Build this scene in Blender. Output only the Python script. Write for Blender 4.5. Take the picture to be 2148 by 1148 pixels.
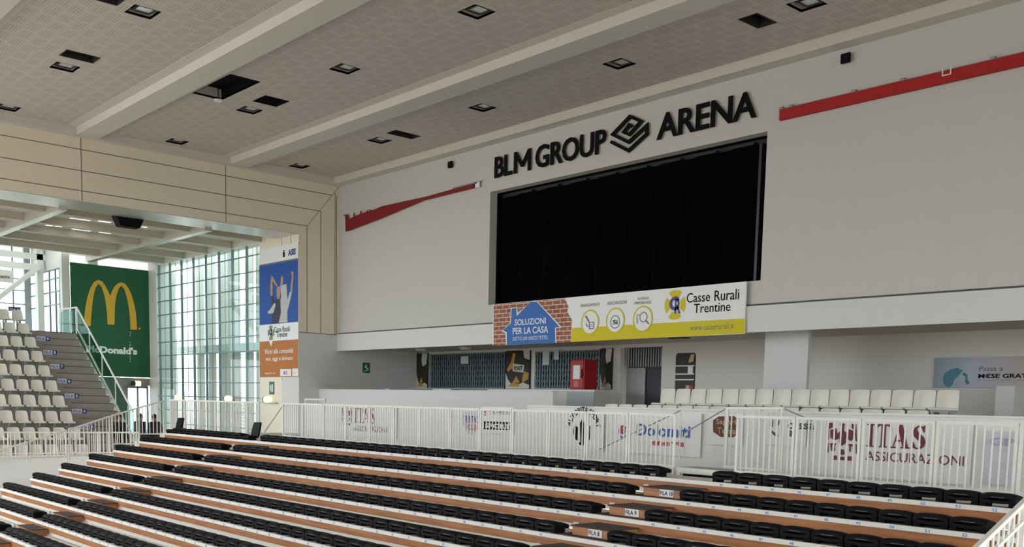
import bpy, bmesh, math, random
from mathutils import Vector, Matrix
random.seed(7)
SC = bpy.context.scene
for o in list(bpy.data.objects): bpy.data.objects.remove(o)
COL = SC.collection

# ---------------------------------------------------------------- camera
CW, CH = 2148.0, 1148.0
CF, CCX, CCY = 2101.39, 1141.337, 1077.557
CR = ((0.6758911189533431, 0.7365903235841187, 0.02461484353477027),
      (0.0947596277811123, -0.05373248705137966, -0.9940490092435375),
      (-0.730884264615666, 0.6742013905633217, -0.10611633568730315))
CC = Vector((35.6989381921402, -21.44759480404902, 1.2077863812257972))
cd = bpy.data.cameras.new('camera'); cam = bpy.data.objects.new('camera', cd); COL.objects.link(cam)
cd.sensor_fit = 'HORIZONTAL'; cd.sensor_width = 36.0
cd.lens = CF / CW * 36.0
cd.shift_x = -(CCX - CW / 2) / CW
cd.shift_y = (CCY - CH / 2) / CW
cd.clip_start = 0.1; cd.clip_end = 500
r0, r1, r2 = (Vector(r) for r in CR)
cam.matrix_world = Matrix(((r0.x, -r1.x, -r2.x, CC.x), (r0.y, -r1.y, -r2.y, CC.y), (r0.z, -r1.z, -r2.z, CC.z), (0, 0, 0, 1)))
SC.camera = cam

# ---------------------------------------------------------------- world, light, exposure
SC.view_settings.view_transform = 'Standard'; SC.view_settings.look = 'None'
SC.view_settings.gamma = 1.0; SC.view_settings.use_curve_mapping = False
SC.view_settings.exposure = 0.0
w = bpy.data.worlds.new('overcast_sky'); SC.world = w; w.use_nodes = True
nt = w.node_tree; nt.nodes.clear()
wo = nt.nodes.new('ShaderNodeOutputWorld'); bg = nt.nodes.new('ShaderNodeBackground')
tcw = nt.nodes.new('ShaderNodeTexCoord'); sx = nt.nodes.new('ShaderNodeSeparateXYZ'); rp = nt.nodes.new('ShaderNodeValToRGB')
rp.color_ramp.elements[0].position = 0.45; rp.color_ramp.elements[0].color = (0.56, 0.54, 0.50, 1)
rp.color_ramp.elements[1].position = 0.54; rp.color_ramp.elements[1].color = (0.90, 0.96, 1.0, 1)
mp = nt.nodes.new('ShaderNodeMapRange'); mp.inputs['From Min'].default_value = -1; mp.inputs['From Max'].default_value = 1
nt.links.new(tcw.outputs['Generated'], sx.inputs[0]); nt.links.new(sx.outputs['Z'], mp.inputs['Value'])
nt.links.new(mp.outputs['Result'], rp.inputs['Fac']); nt.links.new(rp.outputs['Color'], bg.inputs['Color'])
bg.inputs['Strength'].default_value = 4.7
nt.links.new(bg.outputs[0], wo.inputs[0])

# ---------------------------------------------------------------- helpers
def ray(px, py):
    return r0 * ((px - CCX) / CF) + r1 * ((py - CCY) / CF) + r2
def onA(px, py, ax, val):
    d = ray(px, py); t = (val - CC[ax]) / d[ax]; return CC + d * t
def onX(px, py, v): return onA(px, py, 0, v)
def onY(px, py, v): return onA(px, py, 1, v)
def onZ(px, py, v): return onA(px, py, 2, v)

MATS = {}
def mat(name, col, rough=0.6, metal=0.0, noise=0.06, scale=6.0, bump=0.0, emit=0.0, spec=0.4):
    if name in MATS: return MATS[name]
    m = bpy.data.materials.new(name); m.use_nodes = True; t = m.node_tree
    b = t.nodes['Principled BSDF']; b.inputs['Roughness'].default_value = rough; b.inputs['Metallic'].default_value = metal
    b.inputs['Specular IOR Level'].default_value = spec
    c = (*col, 1)
    if noise > 0:
        tc = t.nodes.new('ShaderNodeTexCoord'); n = t.nodes.new('ShaderNodeTexNoise'); n.inputs['Scale'].default_value = scale; n.inputs['Detail'].default_value = 4
        rmp = t.nodes.new('ShaderNodeMapRange'); rmp.inputs['To Min'].default_value = 1 - noise; rmp.inputs['To Max'].default_value = 1 + noise
        hs = t.nodes.new('ShaderNodeHueSaturation'); hs.inputs['Color'].default_value = c
        t.links.new(tc.outputs['Object'], n.inputs['Vector']); t.links.new(n.outputs['Fac'], rmp.inputs['Value'])
        t.links.new(rmp.outputs['Result'], hs.inputs['Value']); t.links.new(hs.outputs['Color'], b.inputs['Base Color'])
        if bump > 0:
            bp = t.nodes.new('ShaderNodeBump'); bp.inputs['Strength'].default_value = bump; bp.inputs['Distance'].default_value = 0.01
            t.links.new(n.outputs['Fac'], bp.inputs['Height']); t.links.new(bp.outputs['Normal'], b.inputs['Normal'])
    else:
        b.inputs['Base Color'].default_value = c
    if emit > 0:
        b.inputs['Emission Color'].default_value = c; b.inputs['Emission Strength'].default_value = emit
    m.diffuse_color = c; MATS[name] = m
    return m

def srgb(r, g, b):
    f = lambda c: (c / 255 / 12.92) if c / 255 <= 0.04045 else ((c / 255 + 0.055) / 1.055) ** 2.4
    return (f(r), f(g), f(b))

class MB:
    def __init__(s): s.v = []; s.f = []; s.m = []; s.cm = 0
    def box(s, x0, x1, y0, y1, z0, z1):
        if x0 > x1: x0, x1 = x1, x0
        if y0 > y1: y0, y1 = y1, y0
        if z0 > z1: z0, z1 = z1, z0
        n = len(s.v)
        s.v += [(x0, y0, z0), (x1, y0, z0), (x1, y1, z0), (x0, y1, z0), (x0, y0, z1), (x1, y0, z1), (x1, y1, z1), (x0, y1, z1)]
        for q in ((0, 3, 2, 1), (4, 5, 6, 7), (0, 1, 5, 4), (1, 2, 6, 5), (2, 3, 7, 6), (3, 0, 4, 7)):
            s.f.append(tuple(n + i for i in q)); s.m.append(s.cm)
        return s
    def face(s, pts):
        n = len(s.v); s.v += [tuple(p) for p in pts]; s.f.append(tuple(range(n, n + len(pts)))); s.m.append(s.cm); return s
    def prism(s, pts, d):
        """polygon pts (3-D) extruded by vector d"""
        n = len(s.v); k = len(pts); d = Vector(d)
        s.v += [tuple(p) for p in pts] + [tuple(Vector(p) + d) for p in pts]
        s.f.append(tuple(range(n, n + k))); s.m.append(s.cm)
        s.f.append(tuple(range(n + 2 * k - 1, n + k - 1, -1))); s.m.append(s.cm)
        for i in range(k):
            j = (i + 1) % k
            s.f.append((n + i, n + k + i, n + k + j, n + j)); s.m.append(s.cm)
        return s
    def bar(s, a, b, w, h=None, up=(0, 0, 1)):
        """square-section bar from a to b"""
        a = Vector(a); b = Vector(b); d = (b - a).normalized(); up = Vector(up)
        if abs(d.dot(up)) > 0.95: up = Vector((0, 1, 0))
        u = d.cross(up).normalized(); t = u.cross(d).normalized(); h = h or w
        q = [a + u * w / 2 * i + t * h / 2 * j for i, j in ((-1, -1), (1, -1), (1, 1), (-1, 1))]
        return s.prism(q, b - a)
    def tube(s, a, b, r, n=8, r2=None):
        a = Vector(a); b = Vector(b); d = (b - a).normalized(); up = Vector((0, 0, 1))
        if abs(d.dot(up)) > 0.95: up = Vector((0, 1, 0))
        u = d.cross(up).normalized(); t = u.cross(d).normalized(); k = len(s.v); r2 = r if r2 is None else r2
        for p, rr in ((a, r), (b, r2)):
            s.v += [tuple(p + u * rr * math.cos(i * 2 * math.pi / n) + t * rr * math.sin(i * 2 * math.pi / n)) for i in range(n)]
        for i in range(n):
            j = (i + 1) % n; s.f.append((k + i, k + j, k + n + j, k + n + i)); s.m.append(s.cm)
        s.f.append(tuple(range(k + n - 1, k - 1, -1))); s.m.append(s.cm); s.f.append(tuple(range(k + n, k + 2 * n))); s.m.append(s.cm)
        return s
    def grid(s, fn, nu, nv):
        k = len(s.v)
        for i in range(nu + 1):
            for j in range(nv + 1): s.v.append(tuple(fn(i / nu, j / nv)))
        for i in range(nu):
            for j in range(nv):
                a = k + i * (nv + 1) + j; s.f.append((a, a + nv + 1, a + nv + 2, a + 1)); s.m.append(s.cm)
        return s
    def mesh(s, name, mats, smooth=False):
        me = bpy.data.meshes.new(name); me.from_pydata(s.v, [], s.f)
        if not isinstance(mats, (list, tuple)): mats = [mats]
        for m in mats: me.materials.append(m)
        me.polygons.foreach_set('material_index', s.m)
        if smooth: me.polygons.foreach_set('use_smooth', [True] * len(me.polygons))
        bm = bmesh.new(); bm.from_mesh(me); bmesh.ops.recalc_face_normals(bm, faces=bm.faces); bm.to_mesh(me); bm.free()
        me.update(); return me
    def build(s, name, mats, parent=None, smooth=False, bevel=0.0):
        o = bpy.data.objects.new(name, s.mesh(name, mats, smooth)); COL.objects.link(o)
        if parent is not None:
            o.parent = parent; o.matrix_parent_inverse = Matrix.Translation(-parent.location) if parent.parent is None else Matrix()
        if bevel > 0:
            md = o.modifiers.new('bevel', 'BEVEL'); md.width = bevel; md.segments = 2; md.limit_method = 'ANGLE'
        return o
def objm(name, me, parent=None, loc=None):
    o = bpy.data.objects.new(name, me); COL.objects.link(o)
    if parent is not None: o.parent = parent
    if loc is not None: o.location = loc
    return o
def tag(o, label, cat, group=None, kind=None):
    o['label'] = label; o['category'] = cat
    if group: o['group'] = group
    if kind: o['kind'] = kind
    return o
def thing(name, label, cat, loc=(0, 0, 0), group=None):
    o = bpy.data.objects.new(name, None); COL.objects.link(o); o.location = loc; o.empty_display_size = 0.1
    return tag(o, label, cat, group)
def struct(name, mb, m, **k):
    o = mb.build(name, m, **k); o['kind'] = 'structure'; return o
def copy_tree(o, loc, parent=None):
    c = o.copy(); COL.objects.link(c); c.parent = parent
    if loc is not None: c.location = loc
    for ch in o.children: copy_tree(ch, None, c)
    return c
ORD = ['zeroth', 'first', 'second', 'third', 'fourth', 'fifth', 'sixth', 'seventh', 'eighth', 'ninth', 'tenth', 'eleventh', 'twelfth', 'thirteenth', 'fourteenth', 'fifteenth', 'sixteenth', 'seventeenth']

# text as mesh: fitted into w x h (height of its own bounding box); on a plane given by origin o, right U, up V
def text_mesh(s, bold=0.0, space=1.0):
    cu = bpy.data.curves.new('t', 'FONT'); cu.body = s; cu.size = 1.0; cu.offset = bold; cu.space_character = space
    cu.resolution_u = 3
    ob = bpy.data.objects.new('t', cu); COL.objects.link(ob)
    dg = bpy.context.evaluated_depsgraph_get(); dg.update()
    me = bpy.data.meshes.new_from_object(ob.evaluated_get(dg))
    bpy.data.objects.remove(ob); bpy.data.curves.remove(cu)
    return me
def text_on(name, s, o, U, V, wdt, hgt, m, parent=None, bold=0.0, depth=0.0, space=1.0, shear=0.0, arc=None, origin=None):
    """o = lower-left corner of the lettering's bounding box"""
    me = text_mesh(s, bold, space)
    xs = [v.co.x for v in me.vertices]; ys = [v.co.y for v in me.vertices]
    x0, x1, y0, y1 = min(xs), max(xs), min(ys), max(ys)
    U = Vector(U); V = Vector(V); o = Vector(o); N = U.cross(V)
    if wdt is None: wdt = (x1 - x0) * hgt / (y1 - y0)
    if depth > 0:
        bm = bmesh.new(); bm.from_mesh(me); r = bmesh.ops.extrude_face_region(bm, geom=bm.faces[:])
        for e in r['geom']:
            if isinstance(e, bmesh.types.BMVert): e.co.z += 1.0
        bm.to_mesh(me); bm.free()
    for v in me.vertices:
        a = (v.co.x - x0) / (x1 - x0); b = (v.co.y - y0) / (y1 - y0); z = v.co.z
        if arc:   # bend over a circle: centre c, radius r, from angle a0 to a1
            c, rr, a0, a1 = arc; th = a0 + (a1 - a0) * a; q = rr + b * hgt
            p = Vector(c) + U * (q * math.cos(th)) + V * (q * math.sin(th)) + N * (z * depth)
        else:
            p = o + U * (a * wdt + shear * b * hgt) + V * (b * hgt) + N * (z * depth)
        v.co = p - (origin if origin else Vector())
    me.materials.clear(); me.materials.append(m)
    bm = bmesh.new(); bm.from_mesh(me)
    bmesh.ops.recalc_face_normals(bm, faces=bm.faces) if depth > 0 else None
    bm.to_mesh(me); bm.free(); me.update()
    ob = bpy.data.objects.new(name, me); COL.objects.link(ob)
    if parent is not None:
        ob.parent = parent; ob.matrix_parent_inverse = Matrix.Translation(-parent.location) if parent.parent is None else Matrix()
    return ob
# flat graphics on a wall plane: plane = (axis, value, sign of outward normal); points are read off the photograph
class Plane:
    def __init__(s, ax, val, sgn, parent): s.ax, s.val, s.sgn, s.p = ax, val, sgn, parent
    def at(s, px, py, lay=0):
        q = onA(px, py, s.ax, s.val); q[s.ax] += s.sgn * 0.004 * lay; return q
    def poly(s, name, pts, m, lay=1, parent=None):
        return MB().face([s.at(x, y, lay) for x, y in pts]).build(name, m, parent or s.p)
    def polys(s, name, lst, m, lay=1):
        mb = MB()
        for pts in lst: mb.face([s.at(x, y, lay) for x, y in pts])
        return mb.build(name, m, s.p)
    def UV(s):
        if s.ax == 1: return Vector((1, 0, 0)), Vector((0, 0, 1))
        return Vector((0, 1, 0)), Vector((0, 0, 1))      # X planes seen from +X: right is +Y
    def text(s, name, t, a, b, htop, m, lay=2, **k):
        """a = lower-left px, b = lower-right px, htop = px of a point at the top edge above a"""
        A = s.at(*a, lay); B = s.at(*b, lay); T = s.at(*htop, lay); U, V = s.UV()
        return text_on(name, t, A, U, V, (B - A).dot(U), T.z - A.z, m, s.p, **k)
    def disc(s, name, c, rx, m, lay=1, rin=0.0, n=28, asp=1.0):
        """ring/disc centred at px c whose radius in metres is rx"""
        C = s.at(*c, lay); U, V = s.UV(); mb = MB()
        P = lambda r, i: C + U * r * math.cos(i * 2 * math.pi / n) + V * r * asp * math.sin(i * 2 * math.pi / n)
        if rin > 0:
            for i in range(n): mb.face([P(rx, i), P(rx, i + 1), P(rin, i + 1), P(rin, i)])
        else: mb.face([P(rx, i) for i in range(n)])
        return mb.build(name, m, s.p)

# ---------------------------------------------------------------- materials
M_WALL = mat('screen_wall_paint', (0.60, 0.585, 0.55), 0.85, noise=0.03, scale=3)
M_PARA = mat('parapet_paint', (0.82, 0.82, 0.80), 0.7, noise=0.02, scale=2)
M_WHITE = mat('white_wall_paint', (0.70, 0.70, 0.69), 0.7, noise=0.02, scale=2)
M_SIDE = mat('concourse_paint', (0.72, 0.70, 0.65), 0.8, noise=0.03, scale=3)
M_SOFF = mat('soffit_paint', (0.60, 0.56, 0.48), 0.85, noise=0.03)
M_BEIGE = mat('beige_panel', (0.83, 0.755, 0.60), 0.45, noise=0.04, scale=4)
M_SEAM = mat('panel_seam', (0.16, 0.12, 0.09), 0.9, noise=0)
M_STEEL = mat('painted_steel', (0.66, 0.66, 0.60), 0.45, noise=0.04)
M_BEAM = mat('plasterboard_beam', (0.66, 0.62, 0.57), 0.85, noise=0.02)
M_RAIL = mat('white_railing', (0.80, 0.79, 0.73), 0.4, noise=0.02)
M_BLACK = mat('black_plastic', (0.0045, 0.005, 0.0065), 0.55, noise=0.2, scale=20, spec=0.11)
M_BLACK2 = mat('black_matte', (0.004, 0.004, 0.005), 0.8, noise=0, spec=0.15)
M_SCREEN = mat('led_screen_face', (0.0012, 0.0014, 0.0022), 0.95, noise=0.3, scale=1.5, spec=0.03)
M_TREAD = mat('tier_floor', (0.72, 0.70, 0.64), 0.6, noise=0.04)
M_NOSE = mat('tier_nosing', (0.88, 0.86, 0.80), 0.5, noise=0.02)
M_DARKTOP = mat('step_carpet', (0.07, 0.052, 0.045), 0.9, noise=0.15, scale=60)
M_SEATW = mat('ivory_seat_plastic', (0.72, 0.70, 0.61), 0.3, noise=0.03, spec=0.5)
M_CONC = mat('concrete', (0.36, 0.33, 0.29), 0.9, noise=0.12, scale=3, bump=0.2)
M_FLOOR = mat('floor_concrete', (0.58, 0.54, 0.48), 0.6, noise=0.06, scale=2)
M_RED = mat('red_fabric', (0.40, 0.012, 0.010), 0.7, noise=0.08, scale=8)
M_REDD = mat('dark_red_fabric', (0.22, 0.010, 0.012), 0.75, noise=0.08, scale=8)
M_REDC = mat('red_cabinet_paint', (0.42, 0.010, 0.012), 0.4, noise=0.03)
M_PAPER = mat('white_print', (0.82, 0.83, 0.83), 0.5, noise=0)
M_YEL = mat('yellow_print', (0.66, 0.56, 0.02), 0.5, noise=0, spec=0.15)
M_BLUE = mat('house_blue_print', (0.05, 0.16, 0.46), 0.5, noise=0.08, scale=1, spec=0.15)
M_NAVY = mat('navy_print', (0.03, 0.05, 0.22), 0.5, noise=0)
M_INK = mat('black_print', (0.005, 0.005, 0.006), 0.7, noise=0, spec=0.1)
M_GREYINK = mat('grey_print', (0.16, 0.16, 0.17), 0.5, noise=0)
M_GREEN = mat('green_mesh_print', (0.022, 0.115, 0.05), 0.8, noise=0.25, scale=40)
M_ARCH = mat('yellow_arch_print', (0.72, 0.42, 0.03), 0.6, noise=0.04)
M_SKYB = mat('poster_blue_print', (0.02, 0.085, 0.36), 0.5, noise=0.05, spec=0.15)
M_ORNG = mat('poster_orange_print', (0.48, 0.17, 0.03), 0.5, noise=0.15, scale=1.2, spec=0.15)
M_SKIN = mat('skin', (0.26, 0.125, 0.08), 0.6, noise=0.05)
M_DARKCL = mat('dark_clothes', (0.012, 0.013, 0.018), 0.85, noise=0.1)
M_HAIR = mat('dark_hair', (0.015, 0.011, 0.009), 0.8, noise=0.1)
M_EXIT = mat('exit_green', (0.01, 0.14, 0.07), 0.5, noise=0)
M_LAMPB = mat('lamp_housing', (0.03, 0.028, 0.025), 0.5, noise=0)
M_RECESS = mat('recess_lining', (0.58, 0.52, 0.44), 0.9, noise=0.05)
M_LGLASS = mat('floodlight_glass', (0.62, 0.66, 0.68), 0.15, noise=0, spec=0.8)
M_GREYM = mat('grey_metal', (0.33, 0.34, 0.35), 0.45, metal=0.3, noise=0.04)
M_TEALM = mat('mullion_teal_steel', (0.17, 0.23, 0.25), 0.45, metal=0.2, noise=0.04)
M_MAROON = mat('maroon_print', (0.16, 0.012, 0.03), 0.5, noise=0)
M_BROWNP = mat('brown_print', (0.11, 0.025, 0.012), 0.5, noise=0)
M_GOLDP = mat('gold_print', (0.55, 0.40, 0.16), 0.5, noise=0)
M_REDP = mat('red_print', (0.45, 0.02, 0.03), 0.5, noise=0)
M_BLUEP = mat('blue_print', (0.01, 0.12, 0.42), 0.5, noise=0)
M_GRNP = mat('dark_green_print', (0.01, 0.09, 0.05), 0.5, noise=0)
M_NUM = mat('seat_number_blue', (0.07, 0.33, 0.80), 0.5, noise=0)
M_ORB = mat('ivory_lamp_glass', (1.0, 0.95, 0.62), 0.3, noise=0, emit=0.9)

def wood_mat():
    m = bpy.data.materials.new('riser_plywood'); m.use_nodes = True; t = m.node_tree; b = t.nodes['Principled BSDF']
    tc = t.nodes.new('ShaderNodeTexCoord'); mpn = t.nodes.new('ShaderNodeMapping'); mpn.inputs['Scale'].default_value = (0.6, 4, 12)
    n = t.nodes.new('ShaderNodeTexNoise'); n.inputs['Scale'].default_value = 2.2; n.inputs['Detail'].default_value = 6
    r = t.nodes.new('ShaderNodeValToRGB'); r.color_ramp.elements[0].position = 0.3; r.color_ramp.elements[0].color = (0.33, 0.122, 0.036, 1)
    r.color_ramp.elements[1].position = 0.75; r.color_ramp.elements[1].color = (0.56, 0.235, 0.08, 1)
    t.links.new(tc.outputs['Object'], mpn.inputs[0]); t.links.new(mpn.outputs[0], n.inputs['Vector']); t.links.new(n.outputs['Fac'], r.inputs['Fac'])
    t.links.new(r.outputs['Color'], b.inputs['Base Color']); b.inputs['Roughness'].default_value = 0.5
    return m
M_WOOD = wood_mat()
def perforated_mat():
    m = bpy.data.materials.new('perforated_acoustic_panel'); m.use_nodes = True; t = m.node_tree; b = t.nodes['Principled BSDF']; L = t.links.new
    tc = t.nodes.new('ShaderNodeTexCoord'); s = t.nodes.new('ShaderNodeSeparateXYZ'); L(tc.outputs['Object'], s.inputs[0])
    def mth(op, a, bb=None):
        n = t.nodes.new('ShaderNodeMath'); n.operation = op
        for i, q in enumerate((a, bb)):
            if q is None: continue
            if isinstance(q, (int, float)): n.inputs[i].default_value = q
            else: L(q, n.inputs[i])
        return n.outputs[0]
    def cell(c, period, lo, hi):
        f = mth('FRACT', mth('DIVIDE', c, period)); return mth('MULTIPLY', mth('GREATER_THAN', f, lo), mth('LESS_THAN', f, hi))
    x, y = s.outputs['X'], s.outputs['Y']
    hole = mth('MULTIPLY', cell(x, 0.12, 0.15, 0.85), cell(y, 0.075, 0.25, 0.75))
    row = mth('FLOOR', mth('DIVIDE', y, 0.375)); xo = mth('ADD', x, mth('MULTIPLY', row, 0.29))
    blk = mth('MULTIPLY', cell(xo, 0.72, 0.10, 0.90), cell(y, 0.375, 0.10, 0.90))
    n = t.nodes.new('ShaderNodeTexNoise'); n.inputs['Scale'].default_value = 3
    L(tc.outputs['Object'], n.inputs['Vector'])
    k = mth('MULTIPLY', mth('MULTIPLY', hole, blk), 0.75)
    mx = t.nodes.new('ShaderNodeMix'); mx.data_type = 'RGBA'
    mx.inputs['A'].default_value = (0.60, 0.55, 0.50, 1); mx.inputs['B'].default_value = (0.40, 0.35, 0.31, 1)
    L(k, mx.inputs['Factor']); L(mx.outputs['Result'], b.inputs['Base Color']); b.inputs['Roughness'].default_value = 0.9
    return m
M_PERF = perforated_mat()
def glass_mat(name, tint, gl=0.08):
    m = bpy.data.materials.new(name); m.use_nodes = True; t = m.node_tree; t.nodes.remove(t.nodes['Principled BSDF'])
    tr = t.nodes.new('ShaderNodeBsdfTransparent'); tr.inputs['Color'].default_value = (*tint, 1)
    g = t.nodes.new('ShaderNodeBsdfGlossy'); g.inputs['Roughness'].default_value = 0.03; mx = t.nodes.new('ShaderNodeMixShader'); mx.inputs[0].default_value = gl
    L = t.links.new; L(tr.outputs[0], mx.inputs[1]); L(g.outputs[0], mx.inputs[2]); L(mx.outputs[0], t.nodes['Material Output'].inputs[0])
    return m
M_GLASS = glass_mat('clear_glass', (0.86, 0.95, 0.95), 0.05)
M_GGLASS = glass_mat('green_balustrade_glass', (0.55, 0.72, 0.68), 0.05)
def brick_mat():
    m = bpy.data.materials.new('printed_brick'); m.use_nodes = True; t = m.node_tree; b = t.nodes['Principled BSDF']; L = t.links.new
    tc = t.nodes.new('ShaderNodeTexCoord'); s = t.nodes.new('ShaderNodeSeparateXYZ'); cb = t.nodes.new('ShaderNodeCombineXYZ')
    L(tc.outputs['Object'], s.inputs[0]); L(s.outputs['X'], cb.inputs['X']); L(s.outputs['Z'], cb.inputs['Y'])
    k = t.nodes.new('ShaderNodeTexBrick'); k.inputs['Scale'].default_value = 1.0; k.inputs['Brick Width'].default_value = 0.34; k.inputs['Row Height'].default_value = 0.135
    k.inputs['Mortar Size'].default_value = 0.014; k.inputs['Color1'].default_value = (0.25, 0.055, 0.02, 1); k.inputs['Color2'].default_value = (0.34, 0.10, 0.04, 1); k.inputs['Mortar'].default_value = (0.62, 0.50, 0.40, 1)
    L(cb.outputs[0], k.inputs['Vector']); L(k.outputs['Color'], b.inputs['Base Color']); b.inputs['Roughness'].default_value = 0.6
    return m
M_BRICK = brick_mat()

# ================================================================ SETTING
YBK = -36.0
XE = 44.0           # how far the hall runs to the right
ZB, ZP = 9.655, 9.905   # underside of ceiling beams / ceiling panels
def plate(mb, x0, x1, y0, y1, holes, z, up=True):
    xs = sorted({x0, x1, *[h[0] for h in holes], *[h[1] for h in holes]}); ys = sorted({y0, y1, *[h[2] for h in holes], *[h[3] for h in holes]})
    for i in range(len(xs) - 1):
        for j in range(len(ys) - 1):
            cx, cy = (xs[i] + xs[i + 1]) / 2, (ys[j] + ys[j + 1]) / 2
            if any(h[0] < cx < h[1] and h[2] < cy < h[3] for h in holes): continue
            mb.box(xs[i], xs[i + 1], ys[j], ys[j + 1], z, z + 0.05)
LX = [0.99, 6.36, 11.80, 17.32, 22.8, 28.2]; LY = [-12.2, -6.92, -2.28]
LIGHTS = [(x + 0.0, y) for y in LY for x in LX]
SLOTS = [(7.27, 7.88, -12.62, -11.78), (7.33, 7.87, -2.66, -1.66), (21.25, 21.77, -2.62, -1.86), (11.75, 12.4, -17, -12.75)]
VENT = (7.29, 8.12, -7.30, -6.52)
HATCH = (6.72, 9.14, -8.84, -7.98)
holes = [(x - 0.31, x + 0.31, y - 0.28, y + 0.28) for x, y in LIGHTS] + SLOTS + [VENT, HATCH]
BEAMS = [(-15.28, -14.59), (-9.984, -9.296), (-4.684, -3.996), (-0.42, 0.0)]
cb = MB(); plate(cb, 0, XE, YBK, 0.05, holes, ZP)
struct('ceiling', cb, M_PERF)
for i, (a, b) in enumerate(BEAMS):
    struct('trim_%d' % (i + 1), MB().box(0.0, XE, a, b, ZB, ZP - 0.001), M_BEAM)
struct('trim_5', MB().box(0.0, 0.32, YBK, -15.29, ZB, ZP - 0.001).box(0, 0.32, -14.58, -9.99, ZB, ZP - 0.001).box(0, 0.32, -9.29, -4.69, ZB, ZP - 0.001).box(0, 0.32, -3.99, -0.43, ZB, ZP - 0.001), M_BEAM)
# plain margins of the ceiling beside each beam
mg = MB()
for a, b in BEAMS[:3]:
    mg.box(0.33, XE, b + 0.001, b + 0.35, ZP - 0.012, ZP - 0.002); mg.box(0.33, XE, a - 0.30, a - 0.001, ZP - 0.012, ZP - 0.002)
struct('trim_6', mg, M_BEAM)

# floors
struct('floor', MB().box(-1.0, XE, -45, -7.0, -3.3, -3.1), M_FLOOR)
struct('floor_annex', MB().box(-40, -0.05, -30, 25, -1.35, -1.2), M_FLOOR)
struct('floor_light_block', MB().box(XE + 0.31, XE + 40, YBK, 4.1, -1.35, -1.2), M_CONC)  # unseen floor added to block light from below the horizon
struct('floor_walkway', MB().box(-0.04, XE, -7.27, -0.9, -0.25, -0.06), M_FLOOR)
struct('floor_concourse', MB().box(0.0, XE, -0.72, 3.9, 0.75, 0.95), M_FLOOR)
# screen wall with its opening
SX0, SX1, SZ0, SZ1 = 9.46, 20.31, 4.52, 8.17
wl = MB().box(-0.3, SX0, 0, 0.3, 3.4, ZP).box(SX1, XE, 0, 0.3, 3.4, ZP).box(SX0, SX1, 0, 0.3, SZ1, ZP).box(SX0, SX1, 0, 0.3, 3.4, SZ0)
struct('wall_screen', wl, M_WALL)
lg = MB().box(0.0, 9.85, -0.07, -0.002, 3.22, 3.885).box(19.99, XE, -0.07, -0.002, 3.22, 3.885).box(9.85, 19.99, -0.07, -0.002, 3.22, 3.885)
struct('trim_7', lg, M_WHITE)
struct('trim_8', MB().box(0.0, XE, -0.018, -0.001, 3.886, 3.935), mat('ledge_shadow_line', (0.10, 0.10, 0.10), 0.9, noise=0))  # dark strip stands in for the shadow line above the ledge
rx0, rx1, rz0, rz1 = SX0, SX1, SZ0, SZ1
struct('wall_recess', MB().box(rx0 - .1, rx1 + .1, 0.75, 0.85, rz0 - .1, rz1 + .1).box(rx1, rx1 + .1, 0.301, 0.75, rz0 - .1, rz1 + .1).box(rx0 - .1, rx0, 0.301, 0.75, rz0 - .1, rz1 + .1).box(rx0, rx1, 0.301, 0.75, rz0 - .1, rz0).box(rx0, rx1, 0.301, 0.75, rz1, rz1 + .1), M_BLACK2)
struct('wall_right_unseen', MB().box(XE, XE + 0.3, YBK, 4.1, 6.2, ZP).box(XE + 0.3, XE + 9, YBK, 4.1, 8.0, 8.3).box(XE, XE + 0.3, -1.5, 4.1, -3.3, 6.2), M_WALL)  # unseen right side; opening and overhang sized to shape the light
struct('wall_back_unseen', MB().box(16.0, XE, YBK - 0.3, YBK, -3.3, ZP), M_WALL)  # unseen, put in to cut light from behind; left part kept open
# concourse behind
struct('wall_concourse', MB().box(0.0, 11.88, 3.9, 4.1, 0.95, 3.42).box(13.75, XE, 3.9, 4.1, 0.95, 3.42).box(11.88, 13.75, 3.9, 4.1, 3.27, 3.42).box(11.6, 14.0, 5.2, 5.3, 0.95, 3.42).box(11.6, 11.87, 4.11, 5.2, 0.95, 3.42).box(13.76, 14.0, 4.11, 5.2, 0.95, 3.42).box(11.6, 14.0, 4.11, 5.2, 3.42, 3.5).box(11.6, 14.0, 4.11, 5.2, 0.8, 0.95), M_SIDE)
struct('ceiling_concourse', MB().box(0.0, XE, 0.301, 4.1, 3.38, 3.5), M_SOFF)
struct('wall_side', MB().box(-0.25, -0.002, -1.5, 4.1, -1.2, 3.861), M_WHITE)
struct('column_concourse', MB().box(19.90, 21.22, 0.90, 1.02, 0.95, 3.379), M_WHITE)
# portal: bulkhead over the wide opening and the pier beside the corner
struct('wall_portal', MB().box(-1.75, 0.0, -17, -1.765, 7.62, ZP).box(-3.25, 0.0, -1.765, -0.001, 3.861, ZP).box(-3.25, -1.36, -1.765, -0.4, -1.2, 3.861).box(-3.25, -1.6, -1.766, -1.2, 7.3, ZP), M_BEIGE)
struct('wall_pier', MB().box(-1.36, -0.002, -1.764, -1.5, -1.2, 3.86), M_WHITE)
struct('trim_22', MB().box(-1.75, -0.004, -17, -1.77, 7.60, 7.619), mat('satin_metal_soffit', (0.62, 0.60, 0.55), 0.32, metal=0.55, noise=0.05, scale=1.5))
sm = MB(); t = 0.012
for z, y1 in ((9.285, -0.30), (8.601, -0.806), (7.952, -1.41)): sm.box(0.0, 0.004, -17, y1, z - t, z + t)
for y in (-9.75, -4.72): sm.box(0.0, 0.004, y - t, y + t, 7.64, ZB)
for y, z in ((-1.41, 7.952), (-0.806, 8.601), (-0.10, 9.30), (-0.17, 9.4)): sm.box(0.0, 0.004, y - t, y + t, 3.87, z)
sm.box(0, 0.004, -1.765, 0, 3.85, 3.875)
sm.bar((0.002, -1.41, 7.952), (0.002, -0.0, 9.66), 0.006, 0.024, up=(1, 0, 0))
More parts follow.
